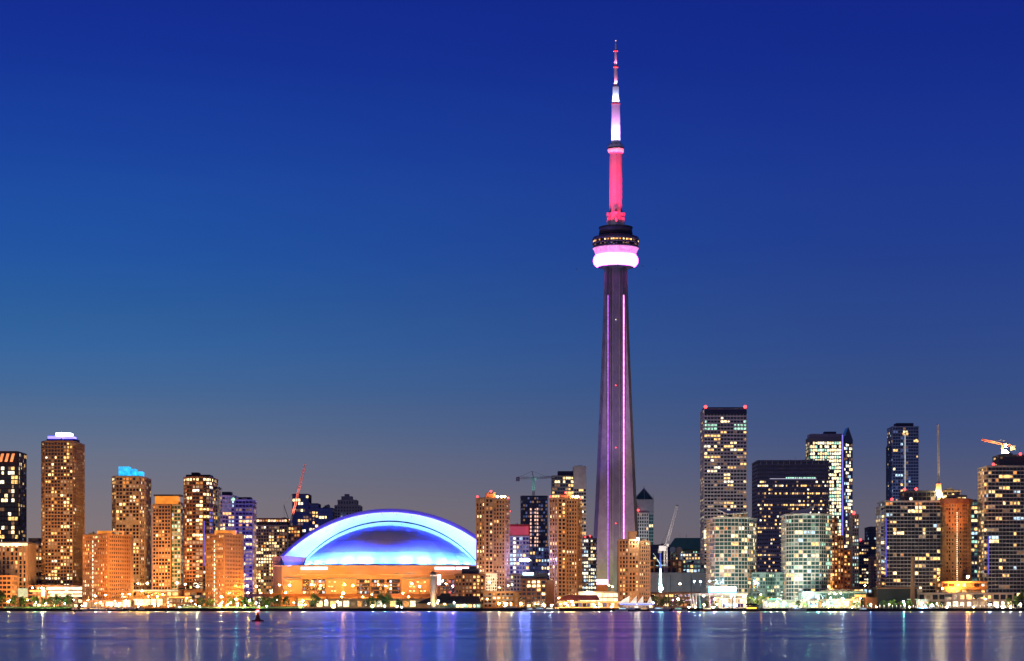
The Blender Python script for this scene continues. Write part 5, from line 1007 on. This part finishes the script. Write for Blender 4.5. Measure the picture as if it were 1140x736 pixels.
fill_flood(440,672,1700,[(418,659,1800),(442,659,1800),(466,659,1800)],2.4,(1,.4,.12),'added mast with three fill lights before the right part of the stadium base',38)
fill_flood(515,672,1700,[(500,657,1800)],2.2,(1,.4,.16),'added thin mast with a fill light behind the stepped brown block',42)
fill_flood(545,672,1580,[(540,610,1640),(560,590,1640)],1.5,AM,'added thin mast with two fill lights before the first tan brick tower',80)
fill_flood(628,672,1560,[(622,620,1640),(640,590,1640)],1.5,AM,'added thin mast with two fill lights before the second tan brick tower',80)
fill_flood(706,672,1540,[(700,640,1600),(716,625,1600)],1.5,AM,'added thin mast with two fill lights behind the white sails',90)
fill_flood(830,672,1560,[(812,630,1620),(856,650,1610)],.6,WA,'added thin mast with two fill lights right of the lakeside pavilion',90)
fill_flood(888,668,1540,[(890,630,1590),(906,610,1590)],1.0,GR,'added thin mast with two fill lights before the sail roofed balcony tower',90)
fill_flood(845,668,1540,[(832,630,1620),(860,655,1610)],.6,GR,'added thin mast with two fill lights before the low teal curved block',90)
fill_flood(934,668,1590,[(934,620,1640)],.9,OR,'added thin mast with one fill light before the brown stepped tower',90)
fill_flood(1062,664,1585,[(1058,620,1620),(1072,600,1620)],3.2,(1,.28,.04),'added thin mast with two orange fill lights before the rounded orange tower',70)
fill_flood(1030,668,1602,[(1010,620,1640)],0.6,WA,'added thin mast with a fill light before the broad balcony block',100)
fill_flood(1110,668,1595,[(1115,610,1630)],0.6,WA,'added thin mast with a fill light before the right edge balcony tower',100)
fill_flood(408,664,1700,[(398,604,1835),(434,600,1835),(470,604,1835)],2.0,(0,.03,1),'added mast with three blue fill lights aimed at the stadium roof',22)
fill_flood(345,668,2000,[(336,590,2080),(360,590,2080)],2.5,(.12,.2,1),'added mast with two fill lights behind the left end of the stadium',70)
fill_flood(296,668,1930,[(300,625,1990)],1.6,AM,'added mast with a fill light before the broad dark slab of flats',80)
fill_flood(575,668,1780,[(578,620,1850)],1.6,(.5,.35,1),'added mast with a violet fill light below the crimson topped tower',90)
fill_flood(752,672,1830,[(745,650,1900),(775,650,1900)],.3,(.45,.7,.8),'added mast with two fill lights before the long arena wall',110)
fill_flood(790,668,2200,[(800,580,2330),(816,500,2330)],2.2,(1,.85,.68),'added mast with two fill lights at the foot of the tall gridded tower',50)
fill_flood(640,668,2250,[(634,600,2380)],5,(1,.8,.6),'added mast with a fill light behind the second tan brick tower',60)
fill_flood(985,668,2250,[(1007,560,2400)],8,(.35,.5,1),'added mast with a fill light at the foot of the slender blue grey tower',50)
fill_flood(720,668,2330,[(716,620,2430)],4,(.8,.9,1),'added mast with a fill light at the foot of the pyramid topped tower',60)
fill_flood(870,668,1900,[(883,560,2040)],2.2,(.6,.65,1),'added mast with a fill light before the black office slab',80)
# added flood lights on posts that tint the needle tower's shaft
for (x,y,D,ax,ay,P,col,ang) in ((640,672,2060,673,560,40,(.30,.14,1),50),(652,672,2040,674,430,250,(.2,.12,1),26),(704,672,2040,700,560,40,(1,.72,.36),50),(708,672,2020,696,430,120,(1,.6,.28),26),(684,674,2070,684,600,10,(1,.75,.45),60),(712,672,2080,704,640,8,(.3,1,.6),60),(660,674,2090,668,640,20,(1,.8,.45),70)):
    spot(NT, (X(x,D),D,Z(y,D)), (X(ax,TD),TD,Z(ay,TD)), P*WP*.1, col, ang, .9, .5); MB().box((X(x,D),D-.6,Z(y,D)-1),(1.4,1,1)).box((X(x,D),D-.6,(GZ+Z(y,D)-1.5)/2),(.3,.3,max(.3,Z(y,D)-1.5-GZ))).build('floodlight', MATS['pole_dark'], NT)

# ------------------------------------------------------------ boats, buoys
def hull(mb, c, L_, B_, H_, m=0, sgn=1):
    x, y, z = c; st = [(-.5,.75,1),(-.2,1,1),(.2,.95,1.02),(.4,.5,1.15),(.5,.03,1.3)]; vs = []
    for u, w, h in st: vs += [(x+sgn*u*L_, y-w*B_/2, z+H_*h), (x+sgn*u*L_*.94, y-w*B_*.3, z-.3), (x+sgn*u*L_*.94, y+w*B_*.3, z-.3), (x+sgn*u*L_, y+w*B_/2, z+H_*h)]
    fs = [(4*j+i, 4*j+i+1, 4*j+5+i, 4*j+4+i) for j in range(4) for i in range(3)]+[(4*j+3, 4*j, 4*j+4, 4*j+7) for j in range(4)]+[(0,3,2,1),(16,17,18,19)]
    return mb.add(vs, fs, m)
def boat(x, D, L_, label, mat='hull_white', mast=0, lit='w_pale', sgn=1, group='boats moored along the quay'):
    px = X(x, D); r = thing('sailing_boat' if mast else 'motor_boat', label, 'boat', (px, D, 0), group)
    hull(MB(), (px, D, 0), L_, L_*.3, L_*.11, 0, sgn).build('hull', MATS[mat], r)
    c = MB().box((px-sgn*.05*L_, D, L_*.11+.55), (L_*.42, L_*.22, 1.1)).box((px-sgn*.1*L_, D, L_*.11+1.3), (L_*.26, L_*.2, .5)).build('cabin', MATS['hull_white'], r)
    MB().box((px-sgn*.05*L_, D-L_*.112, L_*.11+.65), (L_*.34, .06, .4)).build('window', MATS[lit], c)
    if mast: MB().tube((px, D, 1), (px, D, mast), .09, .05, 6).tube((px, D, 2.2), (px-sgn*L_*.38, D, 2.3), .06, .05, 5).build('mast', MATS['steel_white'], r)
WPX = 'white'
boat(84,1466,9,'small dark motor boat just left of the white cabin boats','hull_dark',0,'w_amber'); boat(94,1468,11,'orange lit cabin boat moored below the first orange brick block','hull_white',0,'w_warm'); boat(103,1470,12,'white sailing boat moored below the first orange brick block','hull_white',13,'w_warm',-1); boat(114,1468,10,'second white sailing boat, right of the cabin boats','hull_white',11,'w_warm'); boat(125,1468,10,'dark sailing boat before the white lit shopfronts','hull_dark',12,'w_amber',-1)
boat(134,1466,11,'dark motor boat before the right end of the lit shopfronts','hull_dark',0,'w_dim'); boat(147,1468,12,'long dark motor boat at the left end of the orange garage','hull_dark',0,'w_dim'); boat(158,1468,9,'small dark sailing boat before the orange garage','hull_dark',10,'w_dim')
boat(570,1466,20,'broad dark barge moored before the orange brick terrace','hull_dark',0,'w_dim'); boat(589,1464,9,'small white motor boat right of the dark barge','hull_white',0,'w_cool',-1); boat(602,1468,12,'white sailing boat before the blue roofed brown block','hull_white',12,'w_cool'); boat(613,1468,12,'white motor yacht left of the red roofed restaurant','hull_white',0,'w_white')
boat(694,1468,11,'white motor boat left of the blue lit canopy','hull_white',0,'w_cool'); boat(704,1468,10,'dark motor boat under the white sails','hull_dark',0,'w_dimblue'); boat(716,1468,10,'second dark motor boat under the white sails, by the blue line','hull_dark',0,'w_warm',-1); boat(734,1464,13,'white motor yacht below the brilliant teal lamp','hull_white',0,'w_cool'); boat(743,1468,12,'sailing boat with a tall white mast before the dark trees','hull_dark',17,'w_dim'); boat(756,1468,11,'white cabin boat right of the tall masted sailing boat','hull_white',0,'w_green'); boat(789,1468,11,'red hulled motor boat before the leaning poles','redpaint',0,'w_pale'); boat(962,1470,10,'small dark motor boat before the low brown annexe','hull_dark',0,'w_cool'); boat(888,1466,12,'white motor boat right of the white canopied restaurant','hull_white',0,'w_cool')
# tour boat
D=1462; r = thing('tour_boat', 'dark tour boat with a yellow and orange lit deck right of the lakeside pavilion', 'boat', (X(836.5,D),D,0)); px=X(836.5,D)
hull(MB(),(px,D,0),11,5,1.6).build('hull', MATS['hull_dark'], r); MB().box((px,D,2.6),(6.8,3.6,2.2)).build('cabin', solid('boat_brown',(.15,.06,.03),.5), r); MB().box((px,D-1.9,2.2),(6.4,.15,.9)).build('lit_deck', emit('deck_amber',(1,.5,.05),3,True,.3), r); MB().box((px,D,4.6),(7.4,4,1.2)).build('roof', MATS['skin_black'], r); MB().tube((px,D,5),(px,D,8),.08,.05).build('mast', MATS['steel_grey'], r)
for k in (-3,0,3): MB().tube((px+k,D-1.7,1.6),(px+k,D-1.7,4.2),.08).build('post', MATS['steel_grey'], r)
# buoy
D=430; r = thing('buoy', 'black conical channel buoy with a glowing red lamp floating on the near water', 'buoy', (X(287,D),D,0)); px = X(287,D)
MB().lathe((px,D,0),[(1.1,-.2),(1.2,.0),(1.22,.22),(1.05,.3),(.62,.34),(.6,.42),(.46,.6),(.28,1.35),(.2,1.55)],20).build('body', MATS['skin_black'], r, True)
for k in range(4): a = k*1.57+.4; MB().tube((px+.5*math.cos(a),D+.5*math.sin(a),.35),(px+.16*math.cos(a),D+.16*math.sin(a),1.7),.035,n=5).build('brace', MATS['pole_dark'], r)
MB().tube((px,D,1.5),(px,D,1.85),.16,.16,10).build('lamp_base', MATS['pole_dark'], r); MB().ball((px,D,2.02),.28,12).build('lamp', emit('buoy_red',(1,.03,.04),30,True,0), r); MB().lathe((px,D,0),[(.40,.8),(.33,1.15)],16).build('red_band', MATS['redpaint'], r)
d = bpy.data.lights.new('lamp_light','POINT'); d.energy = 18; d.color = (1,.04,.08); d.shadow_soft_size = .15; l = bpy.data.objects.new('lamp_light', d); COL.objects.link(l); l.parent = r; l.location = (0,-.35,2.05)
for x, lb in ((83,'small black marker buoy before the cabin boats at the left'),(143,'small black marker buoy before the orange garage, left one'),(185,'small black marker buoy before the orange garage, right one')):
    D=1300; r = thing('marker_buoy', lb, 'buoy', (X(x,D),D,0), 'small black marker buoys'); MB().lathe((X(x,D),D,0),[(.5,-.2),(.6,.1),(.55,.4),(.3,.6)],12).build('float', MATS['skin_black'], r); MB().tube((X(x,D),D,.5),(X(x,D),D,1.9),.3,.2,8).build('topmark', MATS['pole_dark'], r)
